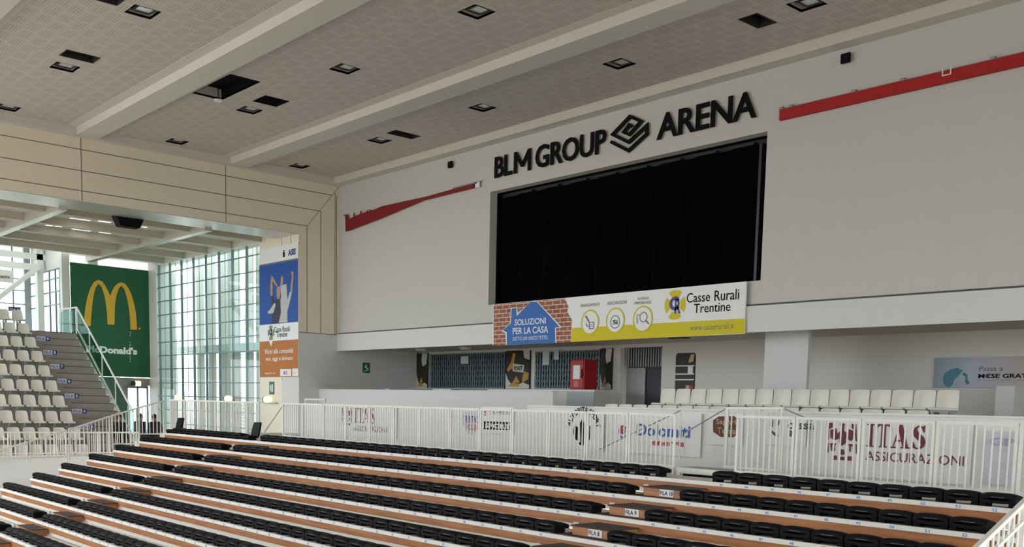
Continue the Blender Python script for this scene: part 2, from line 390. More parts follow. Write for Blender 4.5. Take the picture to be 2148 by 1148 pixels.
for x in (-0.62, -1.36): sm.box(x - t, x + t, -1.769, -1.765, 2.0 if x < -1 else 3.87, 7.6)
struct('trim_9', sm, M_SEAM)

# ---------------------------------------------------------------- annex (beyond the portal)
XG0, XG1, YG = -13.94, -3.25, -1.765
# roof with deep blades and cross beams
rf = MB(); slits = [(-3.9, -3.5, -8.7, -8.3), (-3.9, -3.55, -8.1, -7.85)]
sl = []
for (x0, y0, x1, y1) in ((147, 457, 188, 464), (207, 463, 230, 468), (96, 472, 109, 475), (116, 474, 128, 477), (150, 480, 189, 486), (208, 487, 231, 491), (300, 475, 306, 478)):
    a = onZ(x0, y0, 7.88); b = onZ(x1, y1, 7.88); sl.append((min(a.x, b.x), max(a.x, b.x) + 0.05, a.y, b.y))
plate(rf, -14.8, -1.76, -17, -1.4, sl, 7.88)
struct('ceiling_annex', rf, M_STEEL)
M_BLADE = mat('roof_blade_paint', (0.52, 0.47, 0.37), 0.5, noise=0.05)
for i, x in enumerate((-3.15, -5.75, -8.25, -10.7, -13.1)):
    tag(MB().box(x - 0.09, x + 0.09, -17, -1.4, 7.64, 7.879).box(x - 0.13, x + 0.13, -17, -1.4, 7.61, 7.64).build('roof_beam', M_BLADE),
        'long beige roof beam under the annex roof, %s from the portal' % ORD[i + 1], 'beam', 'roof beams of the annex')
for i, y in enumerate((-9.86, -4.67, -15.1)):
    struct('trim_%d' % (10 + i), MB().box(-14.8, -1.6, y - 0.14, y + 0.14, 7.5, 7.879), mat('satin_metal_soffit', (0.62, 0.60, 0.55), 0.32))
# glass wall
struct('trim_13', MB().box(XG0 - 1.0, XG0, YG - 0.05, YG + 0.9, -1.2, 8.05), M_STEEL)           # corner column
struct('trim_14', MB().box(XG0, XG1, YG - 0.02, YG + 0.5, 7.60, 8.05), M_STEEL)                  # head beam
zs = [-0.05, 0.613, 1.264, 1.901, 2.572, 3.221, 3.861, 4.53, 5.176, 5.826, 6.488, 7.152]
wf = bpy.data.objects.new('window_1', None); COL.objects.link(wf); wf['kind'] = 'structure'
pane = MB().box(XG0, XG1, YG + 0.06, YG + 0.075, -1.2, 7.62).build('glass_pane', M_GLASS, wf)
for z in zs: MB().box(XG0, XG1, YG, YG + 0.05, z - 0.022, z + 0.022).build('transom', M_TEALM, wf)
bay = (XG1 - XG0) / 8
for i in range(9):
    x = XG0 + bay * i
    MB().box(x - 0.013, x + 0.013, YG + 0.05, YG + 0.16, -1.2, 7.6).build('mullion', M_TEALM, wf)
    MB().box(x + 0.13, x + 0.142, YG + 0.30, YG + 0.33, -1.2, 7.6).build('outer_mullion', M_GREYM, wf)
# structure outside the glass wall: columns, walkway slab, louvre screens, neighbouring facade
M_OUTC = mat('outer_column_paint', (0.60, 0.58, 0.51), 0.5, noise=0.05)
for i in range(9):
    x = XG0 + bay * i + 0.30
    oc = tag(MB().box(x - 0.07, x + 0.07, 0.1, 0.45, -1.2, 9.5).build('outer_column', M_OUTC), 'beige steel column outside the glass wall, %s from the green banner' % ORD[i + 1], 'column', 'columns outside the glass wall')
struct('trim_15', MB().box(-16, -3.3, 0.05, 0.85, 3.45, 3.80), M_OUTC)
def louvre(x0, x1, y, z0, z1, m, label, sp=0.17):
    t_ = thing('louvre_screen', label, 'screen', (x0, y, z0), 'louvre screens outside the glass wall')
    MB().box(x0, x0 + 0.06, y, y + 0.08, z0, z1).box(x1 - 0.06, x1, y, y + 0.08, z0, z1).build('frame', M_OUTC, t_)
    s = MB(); z = z0 + 0.05
    while z < z1 - 0.05:
        s.prism([(x0, y, z), (x0, y + 0.10, z + 0.09), (x0, y + 0.11, z + 0.08), (x0, y + 0.01, z - 0.01)], (x1 - x0, 0, 0)); z += sp
    s.build('slats', m, t_)
M_FIN = mat('fin_cladding', (0.25, 0.245, 0.21), 0.6, noise=0.05)
M_LOUV = mat('pale_louvre', (0.50, 0.51, 0.50), 0.5, noise=0.04)
M_LOUVD = mat('grey_louvre', (0.26, 0.29, 0.30), 0.5, noise=0.04)
louvre(-10.6, -9.0, 3.2, -1.1, 8.8, M_LOUV, 'pale louvre screen behind the middle bays of the glass wall')
louvre(-6.6, -4.6, 3.0, -1.1, 7.2, M_LOUVD, 'grey louvre screen behind the glass wall, left of the portrait poster')
louvre(-16.0, -14.6, 3.4, -1.1, 6.5, M_LOUV, 'pale louvre screen seen at the left edge of the glass wall')
for i, (x, wd) in enumerate(((-13.2, .16), (-11.2, .25), (-10.1, .22), (-8.9, .30), (-7.6, .45), (-6.2, .34), (-4.6, .55))):
    tag(MB().box(x - wd, x + wd, 1.6, 1.75, -1.2, 9.5).build('cladding_fin', M_FIN), 'pale vertical cladding fin outside the glass wall, %s from the green banner' % ORD[i + 1], 'fin', 'cladding fins outside the glass wall')
nb = thing('neighbouring_building', 'grey blue office block seen through the glass wall beside the tall poster', 'building', (-14, 14, -1.2))
nbw = MB().box(-19, -3.5, 13.0, 20, -1.2, 4.6).build('wall', mat('outer_facade', (0.42, 0.50, 0.56), 0.7, noise=0.1, scale=0.6), nb)
nbr = MB().box(-19.3, -3.2, 12.7, 20.3, 4.6, 4.9).build('roof', M_OUTC, nb)
for i in range(6):
    for z in (-0.2, 2.5):
        MB().box(-18.5 + i * 2.6, -16.9 + i * 2.6, 12.96, 13.0, z, z + 1.7).build('window', mat('outer_window', (0.05, 0.09, 0.13), 0.2, noise=0.1), nb)
struct('ground_outside', MB().box(-60, -0.3, 25.01, 90, -1.4, -1.25), M_FLOOR)

# far wall of the annex: banner plane, door, columns
XB = -14.9
struct('trim_16', MB().box(XB - 0.35, XB - 0.02, -5.85, -5.50, -1.2, 8.05).box(XB - 0.3, XB - 0.05, -4.6, -4.2, 7.3, 8.05), M_STEEL)
struct('wall_annex', MB().box(XB - 0.3, XB - 0.06, -5.5, -1.8, 1.75, 2.12).box(XB - 0.3, XB - 0.06, -5.5, -2.95, -1.2, 1.75).box(XB - 0.3, XB - 0.06, -5.4, -1.85, 2.3, 7.0), mat('annex_grey', (0.30, 0.29, 0.27), 0.7, noise=0.05))
dr = bpy.data.objects.new('door_1', None); COL.objects.link(dr); dr['kind'] = 'structure'; dr.location = (XB, -2.4, -1.2)
df = MB().box(XB - 0.2, XB - 0.1, -2.95, -1.9, 1.62, 1.75)
for y in (-2.95, -2.43, -1.94): df.box(XB - 0.2, XB - 0.1, y, y + 0.07, -1.2, 1.7)
df.build('door_frame', M_TEALM, dr)
for y in (-2.88, -2.36): MB().box(XB - 0.16, XB - 0.14, y, y + 0.42, -1.2, 1.62).build('glass_leaf', M_GLASS, dr)
# upper landing windows, truss and column at the far left
struct('ceiling_landing', MB().box(-24, XB, -17, -5.2, 8.75, 8.95), M_STEEL)
w2 = bpy.data.objects.new('window_2', None); COL.objects.link(w2); w2['kind'] = 'structure'
MB().box(-20.05, -20.03, -30, -5.8, 3.7, 8.75).build('glass_pane', M_GLASS, w2)
for z in (4.865, 5.68, 6.36, 6.93, 7.7): MB().box(-20.02, -19.96, -30, -5.8, z - 0.025, z + 0.025).build('transom', M_TEALM, w2)
for i in range(12):
    y = -6.62 - i * 1.35; MB().box(-20.02, -19.94, y - 0.03, y + 0.03, 3.7, 8.75).build('mullion', M_TEALM, w2)
MB().box(-20.1, -19.9, -6.1, -5.8, 3.7, 8.75).build('mullion', M_GREYM, w2)
w3 = bpy.data.objects.new('window_3', None); COL.objects.link(w3); w3['kind'] = 'structure'
MB().box(-20, XB - 0.35, -5.78, -5.76, 3.7, 7.15).build('glass_pane', M_GLASS, w3)
for z in (5.48, 6.09, 6.70, 7.12): MB().box(-20, XB - 0.35, -5.85, -5.79, z - 0.03, z + 0.03).build('transom', M_TEALM, w3)
for x in (-16.85, -15.95, -15.3): MB().box(x - 0.03, x + 0.03, -5.86, -5.79, 3.7, 7.15).build('mullion', M_TEALM, w3)
struct('wall_landing', MB().box(-20, XB - 0.36, -5.75, -5.6, 7.2, 8.75).box(-15.75, XB - 0.36, -5.755, -5.7, 3.7, 6.0), M_WHITE)
struct('ceiling_far', MB().box(-22, -14.81, -5.2, 0.5, 8.06, 8.2).box(XB - 0.25, XB - 0.03, -5.5, -1.8, 7.78, 8.05), M_STEEL)
struct('floor_landing', MB().box(-20.0, -9.01, -17, -7.3, 3.5, 3.74).box(-20.0, -15.4, -7.3, -5.9, 3.5, 3.74), M_CONC)
XT = -17.7
c1 = tag(MB().box(XT - 0.3, XT + 0.1, -6.15, -5.87, 3.74, 8.75).build('steel_column', M_STEEL), 'beige square column on the upper landing by the far window', 'column')
for z0, z1, lab in ((7.69, 7.97, 'upper of two level beige truss beams before the far window'), (7.18, 7.47, 'lower of two level beige truss beams before the far window')):
    tag(MB().box(XT - 0.1, XT + 0.1, -16, -6.15 if z0 < 7.5 else -4.9, z0, z1).build('truss_beam', M_STEEL), lab, 'beam', 'truss beams')
tag(MB().bar((XT + 0.26, -8.6, 5.1), (XT + 0.26, -6.15, 7.3), 0.2, 0.30, up=(1, 0, 0)).build('truss_brace', M_STEEL), 'diagonal beige brace crossing the far window at the left edge', 'beam')
# small boards up there
tb = thing('hanging_sign', 'pale hanging sign with a dark line of text by the far window', 'sign', (-12, -8.2, 5.5))
P = Plane(0, -16.0, 1, tb)
a = P.at(-14, 590); b = P.at(27, 568)
MB().box(-16.06, -16.0, a.y, b.y, a.z, b.z).build('board', M_SIDE, tb)
P.text('lettering', 'USCITA', (0, 583), (21, 585), (0, 578), M_INK, bold=0.03)
tb = thing('row_sign', 'blue row sign reading FILA 10 on a thin post above the top white seats', 'sign', (-9.5, -9.0, 4.0))
P = Plane(0, -9.3, 1, tb)
a = P.at(18, 652); b = P.at(43.5, 645)
MB().box(-9.33, -9.3, a.y, b.y, a.z, b.z).build('board', M_NAVY, tb)
p = P.at(42.5, 652); MB().box(-9.33, -9.30, p.y - 0.02, p.y + 0.02, 3.76, p.z).build('post', M_GREYM, tb)
P.text('lettering', 'FILA 10', (20, 650.5), (41.5, 651.5), (20, 646.5), M_PAPER, bold=0.02)
# ceiling loudspeaker under the portal soffit
sp = thing('loudspeaker', 'black wedge loudspeaker hanging under the portal soffit at far left', 'speaker', (-2.0, -7.5, 7.2))
MB().prism([(-2.3, -8.0, 7.66), (-2.3, -6.98, 7.66), (-2.3, -7.15, 7.30), (-2.3, -7.84, 7.30)], (0.45, 0, 0)).build('cabinet', M_BLACK2, sp)
MB().prism([(-1.845, -7.9, 7.62), (-1.845, -7.08, 7.62), (-1.845, -7.2, 7.34), (-1.845, -7.78, 7.34)], (0.02, 0, 0)).build('grille', M_BLACK, sp)
MB().box(-2.2, -2.1, -7.7, -7.3, 7.66, 7.9).build('bracket', M_GREYM, sp)

# ================================================================ CEILING FITTINGS
bayn = ['outermost ceiling bay', 'middle ceiling bay', 'ceiling bay nearest the screen wall']
def floodlight(x, y, label):
    t_ = thing('floodlight', label, 'light', (x, y, ZP), 'recessed floodlights in the ceiling')
    r = MB()
    for a in ((x - .33, x - .31, y - .30, y + .30), (x + .31, x + .33, y - .30, y + .30), (x - .31, x + .31, y - .30, y - .28), (x - .31, x + .31, y + .28, y + .30)): r.box(*a, ZP, ZP + 0.28)
    r.build('recess_box', M_RECESS, t_)
    MB().box(x - .31, x + .31, y - .28, y + .28, ZP + 0.28, ZP + 0.30).build('lid', M_RECESS, t_)
    h = MB()
    for a in ((x - .14, x - .10, y - .20, y + .22), (x + .24, x + .28, y - .20, y + .22), (x - .10, x + .24, y - .20, y - .16), (x - .10, x + .24, y + .18, y + .22)): h.box(*a, ZP + 0.02, ZP + 0.2)
    hh_ = h.build('housing', M_LAMPB, t_)
    MB().box(x - .10, x + .24, y - .16, y + .18, ZP + 0.045, ZP + 0.06).build('lamp_glass', M_LGLASS, hh_)
for j, y in enumerate(LY):
    for i, x in enumerate(LX):
        floodlight(x, y, 'recessed square floodlight, %s from the left in the %s' % (ORD[i + 1], bayn[j]))
for (x0, x1, y0, y1), lab in zip(SLOTS, ('dark slot in the ceiling bay at upper left, above a floodlight', 'narrow dark slot in the ceiling bay nearest the big wall letters', 'dark rectangular slot high above the right end of the big wall letters', 'dark slot at the top edge above the nearest left floodlight')):
    t_ = thing('ceiling_slot', lab, 'vent', ((x0 + x1) / 2, (y0 + y1) / 2, ZP), 'dark slots in the ceiling')
    MB().box(x0, x1, y0, y1, ZP + 0.20, ZP + 0.22).build('backing', M_BLACK2, t_)
    e = 0.02
    MB().box(x0, x0 + e, y0, y1, ZP - .01, ZP + .2).box(x1 - e, x1, y0, y1, ZP - .01, ZP + .2).box(x0 + e, x1 - e, y0, y0 + e, ZP - .01, ZP + .2).box(x0 + e, x1 - e, y1 - e, y1, ZP - .01, ZP + .2).build('frame', M_LAMPB, t_)
x0, x1, y0, y1 = VENT
t_ = thing('ceiling_vent', 'black louvred square vent beside the open ceiling hatch', 'vent', ((x0 + x1) / 2, (y0 + y1) / 2, ZP))
MB().box(x0, x1, y0, y1, ZP + 0.16, ZP + 0.18).build('backing', M_BLACK2, t_)
MB().box(x0, x0 + .03, y0, y1, ZP, ZP + .16).box(x1 - .03, x1, y0, y1, ZP, ZP + .16).box(x0 + .03, x1 - .03, y0, y0 + .03, ZP, ZP + .16).box(x0 + .03, x1 - .03, y1 - .03, y1, ZP, ZP + .16).build('frame', M_BLACK2, t_)
for i in range(6):
    y = y0 + 0.10 + i * 0.11; MB().prism([(x0 + .03, y, ZP + .01), (x0 + .03, y + .06, ZP + .07), (x0 + .03, y + .05, ZP + .08), (x0 + .03, y - .01, ZP + .02)], (x1 - x0 - .06, 0, 0)).build('slat', M_BLACK, t_)
x0, x1, y0, y1 = HATCH
t_ = thing('ceiling_hatch', 'large open dark hatch in the ceiling with a hanging cable', 'hatch', ((x0 + x1) / 2, (y0 + y1) / 2, ZP))
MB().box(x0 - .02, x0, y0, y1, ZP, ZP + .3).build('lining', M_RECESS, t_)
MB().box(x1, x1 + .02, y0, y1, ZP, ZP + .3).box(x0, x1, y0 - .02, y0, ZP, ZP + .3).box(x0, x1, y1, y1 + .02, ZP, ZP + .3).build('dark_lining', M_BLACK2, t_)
MB().box(x0, x1, y0, y1, ZP + .30, ZP + .32).build('cover', M_BLACK2, t_)
MB().tube((7.0, -8.2, ZP + .3), (7.0, -8.2, ZP - .1), 0.012).build('cable', M_BLACK, t_)
MB().tube((7.0, -8.2, ZP - .1), (7.0, -8.2, ZP - .14), 0.13, 12, 0.11).build('pendant', M_PAPER, t_)

# ================================================================ SCREEN WALL FITTINGS
t_ = thing('video_screen', 'huge switched off black video screen set into the white wall', 'screen', (15, 0.4, SZ0))
MB().box(SX0, 19.85, 0.36, 0.5, SZ0, 8.0).build('display_face', M_SCREEN, t_)
MB().box(19.85, 19.93, 0.33, 0.5, SZ0, 8.02).build('edge_trim', mat('dark_steel', (0.03, 0.035, 0.045), 0.4, metal=0.3, noise=0), t_)
fr = MB().box(SX0, SX1, 0.5, 0.56, 8.02, 8.16)
for i in range(8):
    x = SX0 + 0.9 + i * 1.22; fr.box(x, x + 0.75, 0.36, 0.5, 8.03, 8.09)
fr.build('hanging_frame', mat('dark_frame_steel', (0.02, 0.02, 0.021), 0.6, noise=0), t_)
for i in range(1, 9):
    x = SX0 + i * 1.15; MB().box(x - .004, x + .004, 0.357, 0.36, SZ0, 8.0).build('module_joint', M_BLACK2, t_)

# big letters
t_ = thing('wall_sign', 'big black raised wall letters with a square spiral emblem above the video screen', 'sign', (15, -0.05, 8.55))
LU, LV = Vector((1, 0, 0)), Vector((0, 0, 1))
def word(s_, x0, x1, z0, z1):
    o = text_on('word', s_, (x0, -0.05, z0), LU, LV, x1 - x0, z1 - z0, M_INK, None, bold=0.020, depth=0.03, space=0.97)
    bm = bmesh.new(); bm.from_mesh(o.data); bpy.data.objects.remove(o); bm.verts.ensure_lookup_table()
    left = set(bm.verts); isl = []
    while left:
        st_ = [left.pop()]; cur = set(st_)
        while st_:
            v_ = st_.pop()
            for e in v_.link_edges:
                q = e.other_vert(v_)
                if q in left: left.discard(q); cur.add(q); st_.append(q)
        isl.append(cur)
    isl.sort(key=lambda c: min(v.co.x for v in c))
    for c in isl:
        ix = {v: i for i, v in enumerate(c)}; me = bpy.data.meshes.new('letter')
        me.from_pydata([tuple(v.co) for v in ix], [], [[ix[v] for v in f.verts] for f in bm.faces if f.verts[0] in ix]); me.materials.append(M_INK)
        o = bpy.data.objects.new('letter', me); COL.objects.link(o); o.parent = t_; o.matrix_parent_inverse = Matrix.Translation(-t_.location)
    bm.free()
word('BL', 9.74, 10.62, 8.555, 9.215)
mw = lambda u, v: (10.70 + .80 * u, -0.05, 8.555 + .66 * v)
MB().prism([mw(*q) for q in ((0, 0), (0, 1), (.17, 1), (.5, .44), (.83, 1), (1, 1), (1, 0), (.83, 0), (.83, .68), (.57, .24), (.43, .24), (.17, .68), (.17, 0))], (0, -0.03, 0)).build('letter', M_INK, t_)
word('GROUP', 11.72, 14.76, 8.545, 9.235)
word('ARENA', 16.70, 20.00, 8.56, 9.235)
def stroke(pts, wd):
    n = len(pts); P2 = [Vector(p) for p in pts]; L_, R_ = [], []
    for i in range(n):
        d0 = (P2[i] - P2[i - 1]).normalized() if i else None; d1 = (P2[i + 1] - P2[i]).normalized() if i < n - 1 else None
        d0 = d0 or d1; d1 = d1 or d0
        n0 = Vector((-d0.y, d0.x)); n1 = Vector((-d1.y, d1.x)); m = (n0 + n1).normalized(); k = wd / 2 / max(0.35, m.dot(n0))
        L_.append(P2[i] + m * k); R_.append(P2[i] - m * k)
    return L_, R_
L_, R_ = stroke([(1222, 440), (1160, 405), (1045, 550), (1160, 600), (1395, 335), (1172, 235), (825, 598), (1143, 755), (1508, 420), (1508, 588), (1140, 925), (783, 742)], 66)
mb = MB(); wq = lambda p: tuple(onY(1200 + p.x / 9.568, 220 + p.y / 9.568, -0.05))
for i in range(len(L_) - 1):
    mb.prism([wq(L_[i]), wq(L_[i + 1]), wq(R_[i + 1]), wq(R_[i])], (0, -0.03, 0))
mb.build('emblem', M_INK, t_)

# long sponsor banner
t_ = thing('sponsor_banner', 'long white and yellow bank banner with brick print under the video screen', 'banner', (15, -0.1, 3.18))
PB = Plane(1, -0.13, -1, t_)
xb0, xb1, zb0, zb1 = 9.88, 19.97, 3.185, 4.505
PB.p = MB().box(xb0, xb1, -0.13, -0.085, zb0, zb1).build('board', M_PAPER, t_)
T = lambda x, y: (1000 + x / 3.58, 580 + y / 3.58)
def cl(p, lo=zb0, hi=zb1): return p
bk = [T(*q) for q in ((128, 212), (662, 165), (690, 230), (680, 265), (700, 300), (718, 330), (712, 390), (708, 440), (705, 494), (128, 520))]
PB.poly('brick_print', bk, M_BRICK, 1)
PB.poly('yellow_band', [T(*q) for q in ((716, 388), (2016, 316), (2014, 428), (706, 493))], M_YEL, 1)
PB.poly('house_outline', [T(*q) for q in ((190, 410), (252, 352), (258, 236), (305, 232), (310, 280), (412, 186), (455, 186), (640, 382), (596, 392), (600, 500), (222, 516), (218, 430))], M_PAPER, 2)
PB.poly('house_print', [T(*q) for q in ((198, 405), (258, 352), (264, 242), (300, 238), (302, 298), (408, 190), (452, 190), (626, 380), (590, 386), (592, 501), (228, 515), (226, 420))], M_BLUE, 3)
PB.text('lettering', 'SOLUZIONI', T(287, 370), T(521, 362), T(287, 325), M_PAPER, 4, bold=0.012)
PB.text('lettering', 'PER LA CASA', T(273, 437), T(538, 426), T(273, 388), M_PAPER, 4, bold=0.012)
PB.text('lettering', 'SOTTO UN UNICO TETTO.', T(272, 484), T(538, 471), T(272, 457), M_PAPER, 4)
PB.text('lettering', 'FINANZIAMENTI', T(780, 232), T(922, 220), T(780, 209), M_GREYINK, 2)
PB.text('lettering', 'ASSICURAZIONI', T(980, 216), T(1126, 204), T(980, 191), M_GREYINK, 2)
PB.text('lettering', 'VETRINA', T(1208, 180), T(1293, 174), T(1208, 160), M_GREYINK, 2)
PB.text('lettering', 'IMMOBILIARE', T(1186, 214), T(1312, 205), T(1186, 192), M_GREYINK, 2)
for c in ((852, 345), (1042, 332), (1248, 320)):
    PB.disc('icon_disc', T(*c), 0.37, M_PAPER, 3); PB.disc('icon_ring', T(*c), 0.37, M_YEL, 4, rin=0.325)
PB.polys('document_icon', [[T(*q) for q in s] for s in (((846, 345), (884, 340), (884, 346), (846, 351)), ((846, 345), (852, 345), (852, 398), (846, 398)), ((878, 341), (884, 341), (884, 392), (878, 393)), ((846, 393), (884, 388), (884, 394), (846, 399)), ((856, 362), (874, 360), (874, 364), (856, 366)), ((856, 375), (874, 373), (874, 377), (856, 379)), ((815, 300), (828, 296), (850, 340), (842, 346)), ((822, 340), (834, 372), (846, 378), (840, 382), (824, 374)))], M_GREYINK, 5)
PB.disc('coin_ring', T(1042, 343), 0.19, M_GREYINK, 5, rin=0.165)
PB.text('lettering', 'Si', T(1025, 362), T(1060, 358), T(1025, 328), M_INK, 5, bold=0.02)
PB.disc('lens_ring', T(1255, 306), 0.145, M_GREYINK, 5, rin=0.12)
PB.poly('lens_handle', [T(*q) for q in ((1268, 332), (1276, 326), (1300, 355), (1290, 362))], M_GREYINK, 5)
PB.polys('pin_icon', [[T(*q) for q in s] for s in (((1200, 300), (1215, 282), (1232, 296), (1226, 298), (1215, 288), (1205, 302)), ((1204, 305), (1210, 305), (1212, 355), (1206, 356)))], M_GREYINK, 5)
PB.text('lettering', 'Casse', T(1576, 200), T(1752, 186), T(1576, 128), M_INK, 2, bold=0.004)
PB.text('lettering', 'Rurali', T(1785, 186), T(1970, 170), T(1785, 108), M_INK, 2, bold=0.004)
PB.text('lettering', 'Trentine', T(1630, 278), T(1905, 262), T(1630, 208), M_INK, 2, bold=0.004)
PB.text('lettering', 'www.casserurali.it', T(1602, 408), T(1930, 396), T(1602, 366), M_GREYINK, 2)
def crest(P, c, r, ink, gold, lay=2):
    C = P.at(*c, lay); U, V = P.UV(); N = Vector((0, 0, 0)); N[P.ax] = P.sgn
    mb = MB()
    for k in range(4):
        a0 = math.pi / 4 + k * math.pi / 2 + 0.18
        a1 = a0 + math.pi / 2 - 0.36; n = 8; rr = 1.0 if k in (0, 2) else 0.92
        o = [C + U * r * rr * math.cos(a0 + (a1 - a0) * i / n) + V * r * rr * math.sin(a0 + (a1 - a0) * i / n) for i in range(n + 1)]
        m_ = (a0 + a1) / 2; inner = [C + U * r * .48 * math.cos(m_ + d) + V * r * .48 * math.sin(m_ + d) for d in (0.5, 0.0, -0.5)]
        mb.face(o + inner)
    mb.build('crest', gold, P.p)
    o = C + N * 0.004
    text_on('monogram', 'C', o - U * r * .50 - V * r * .38, U, V, r * .85, r * .95, ink, P.p, bold=0.05)
    text_on('monogram', 'R', o - U * r * .02 - V * r * .60, U, V, r * .55, r * 1.0, ink, P.p, bold=0.03)
crest(PB, T(1490, 215), 0.40, M_NAVY, M_YEL)

# red rolled banners
t_ = thing('sagging_red_banner', 'dark red sagging banner strip on the left part of the wall', 'banner', (4, -0.1, 8))
PR = Plane(1, -0.10, -1, t_)
K = lambda x, y: (680 + x / 5.967, 360 + y / 5.967)
top = [(262, 545), (290, 535), (296, 600), (364, 568), (368, 515), (374, 518), (376, 562), (448, 530), (452, 492), (460, 492), (462, 525), (528, 505), (540, 478), (600, 485), (720, 435), (900, 395), (1280, 312), (1600, 222), (1878, 150)]
bot = [(1880, 205), (1600, 272), (1240, 362), (1000, 462), (700, 590), (300, 742), (266, 750)]
MB().prism([PR.at(*K(x, y)) for x, y in top + bot], (0, 0.03, 0)).build('cloth', M_REDD, t_)
for q in ((250, 548), (555, 488), (980, 380), (1900, 140)):
    p = PR.at(*K(*q)); MB().box(p.x - 0.05, p.x + 0.05, -0.10, -0.012, p.z - 0.03, p.z + 0.03).build('bracket', M_GREYM, t_)
a = PR.at(*K(1600, 205)); b = PR.at(*K(1960, 115)); MB().tube(a + Vector((0, 0.04, 0)), b + Vector((0, 0.04, 0)), 0.02).build('rod', M_GREYM, t_)
p = PR.at(*K(1915, 165)); MB().box(p.x - .1, p.x + .1, -0.1, -0.06, p.z - .09, p.z + .09).build('tag', M_PAPER, t_)
t_ = thing('rolled_red_banner', 'straight bright red rolled banner bar on the right part of the wall', 'banner', (23, -0.1, 8.3))
MB().box(20.72, 30.0, -0.12, -0.03, 8.335, 8.585).build('cloth', M_RED, t_)
MB().tube((20.68, -0.05, 8.60), (30.02, -0.05, 8.60), 0.02).build('rod', M_GREYM, t_)
for x in (20.72, 21.0, 22.7, 23.9, 25.9, 27.6): MB().box(x - .05, x + .05, -0.08, -0.012, 8.58, 8.66).build('bracket', M_GREYM, t_)
fx = MB(); p = onY(1986, 150, -0.13)
for a in ((p.x - .10, p.x - .08, p.z - .08, p.z + .08), (p.x + .08, p.x + .10, p.z - .08, p.z + .08), (p.x - .08, p.x + .08, p.z - .08, p.z - .06)): fx.box(a[0], a[1], -0.14, -0.12, a[2], a[3])
fx.build('buckle', M_PAPER, t_)
for x, z, w_, lab in ((7.38, 9.35, 0.17, 'small black wall loudspeaker above the sagging red banner'), (22.46, 9.405, 0.19, 'small black wall loudspeaker above the straight red banner')):
    t_ = thing('wall_speaker', lab, 'speaker', (x, -0.05, z - 0.15), 'small wall loudspeakers')
    MB().box(x - w_ * .62, x + w_ * .62, -0.13, -0.05, z - .11, z + .11).build('cabinet', M_BLACK2, t_, bevel=0.02)
    MB().box(x - w_ * .5, x + w_ * .5, -0.137, -0.13, z - .09, z + .09).build('grille', M_BLACK, t_)
    MB().box(x - .04, x + .04, -0.05, 0, z - .05, z + .05).build('bracket', M_GREYM, t_)

# ================================================================ CONCOURSE
struct('wall_guard', MB().box(0.0, 13.68, -0.9, -0.72, -0.06, 1.655).box(-0.0, 13.68, -0.93, -0.70, 1.655, 1.68), M_WHITE)
def scissor_gate(x0, x1, z0, z1, label):
    t_ = thing('scissor_gate', label, 'shutter', ((x0 + x1) / 2, 3.85, z0), 'grey folding grilles')
    MB().box(x0, x1, 3.86, 3.895, z0, z1).build('backing', mat('shutter_dark', (0.025, 0.035, 0.045), 0.6, noise=0.1), t_)
    g = MB(); n = int((x1 - x0) / 0.135)
    for i in range(n + 1):
        x = x0 + (x1 - x0) * i / n; g.box(x - 0.017, x + 0.017, 3.80, 3.82, z0 + 0.02, z1 - 0.02)
    g.build('slats', mat('gate_steel', (0.22, 0.29, 0.31), 0.4, metal=0.3, noise=0), t_)
    g = MB(); h = (z1 - z0) / 7
    for i in range(n):
        a = x0 + (x1 - x0) * i / n; b = x0 + (x1 - x0) * (i + 1) / n
        for k in range(7):
            z = z0 + h * k
            if (i + k) % 2: g.bar((a, 3.825, z), (b, 3.825, z + h), 0.012)
            else: g.bar((a, 3.825, z + h), (b, 3.825, z), 0.012)
    g.build('lattice', mat('gate_steel', (0.2, 0.26, 0.28), 0.4), t_)
    for z in (z0, z1 - 0.04): MB().box(x0, x1, 3.79, 3.84, z, z + 0.04).build('track', M_GREYM, t_)
scissor_gate(0.98, 5.84, 1.85, 3.28, 'wide grey folding grille behind the bar, left of the dark food poster')
scissor_gate(7.62, 10.95, 1.85, 3.24, 'grey folding grille behind the red cabinet')
def poster(x0, x1, z0, z1, label, kind):
    t_ = thing('food_poster', label, 'poster', ((x0 + x1) / 2, 3.85, z0), 'dark food posters')
    MB().box(x0, x1, 3.82, 3.89, z0, z1).build('board', mat('poster_dark', (0.022, 0.022, 0.012), 0.5, noise=0.2, scale=5), t_)
    W, H = x1 - x0, z1 - z0; F = lambda pts, n, m, k=1: MB().face([(x0 + a * W, 3.82 - 0.003 * k, z0 + b * H) for a, b in pts]).build(n, m, t_)
    cream = mat('poster_cream', (0.62, 0.60, 0.54), 0.5, noise=0); gold = mat('poster_gold', (0.50, 0.27, 0.05), 0.5, noise=0.1, scale=20)
    F(((0, 0), (1, 0), (1, .10), (.75, .16), (.5, .10), (.25, .12), (.1, .25), (0, .42)), 'plate_print', cream)
    F(((.12, .06), (.55, .05), (.62, .13), (.3, .16)), 'food_print', gold, 2)
    F(((.30, .16), (.60, .16), (.46, .33)), 'food_print', gold, 2)
    if kind == 'mid':
        F(((.10, .45), (.32, .55), (.42, .92), (.30, .95), (.22, .70), (.06, .52)), 'food_print', gold, 1)
        F(((.70, .14), (.95, .25), (.98, .40), (.80, .46), (.72, .34)), 'food_print', gold, 1)
        F(((.78, .80), (1, .75), (1, 1), (.72, 1)), 'plate_print', cream, 1)
        F(((.30, .46), (.76, .42), (.78, .62), (.32, .66)), 'label_print', cream, 2)
        text_on('lettering', 'FORST', (x0 + .36 * W, 3.81, z0 + .48 * H), LU, LV, .36 * W, .11 * H, M_INK, t_, bold=0.03)
    else:
        F(((.55, .62), (.9, .68), (1, .98), (.5, 1), (.45, .8)), 'plate_print', cream, 1)
poster(0.02, 0.80, 1.86, 3.34, 'narrow dark food poster at the left end of the bar', 'end')
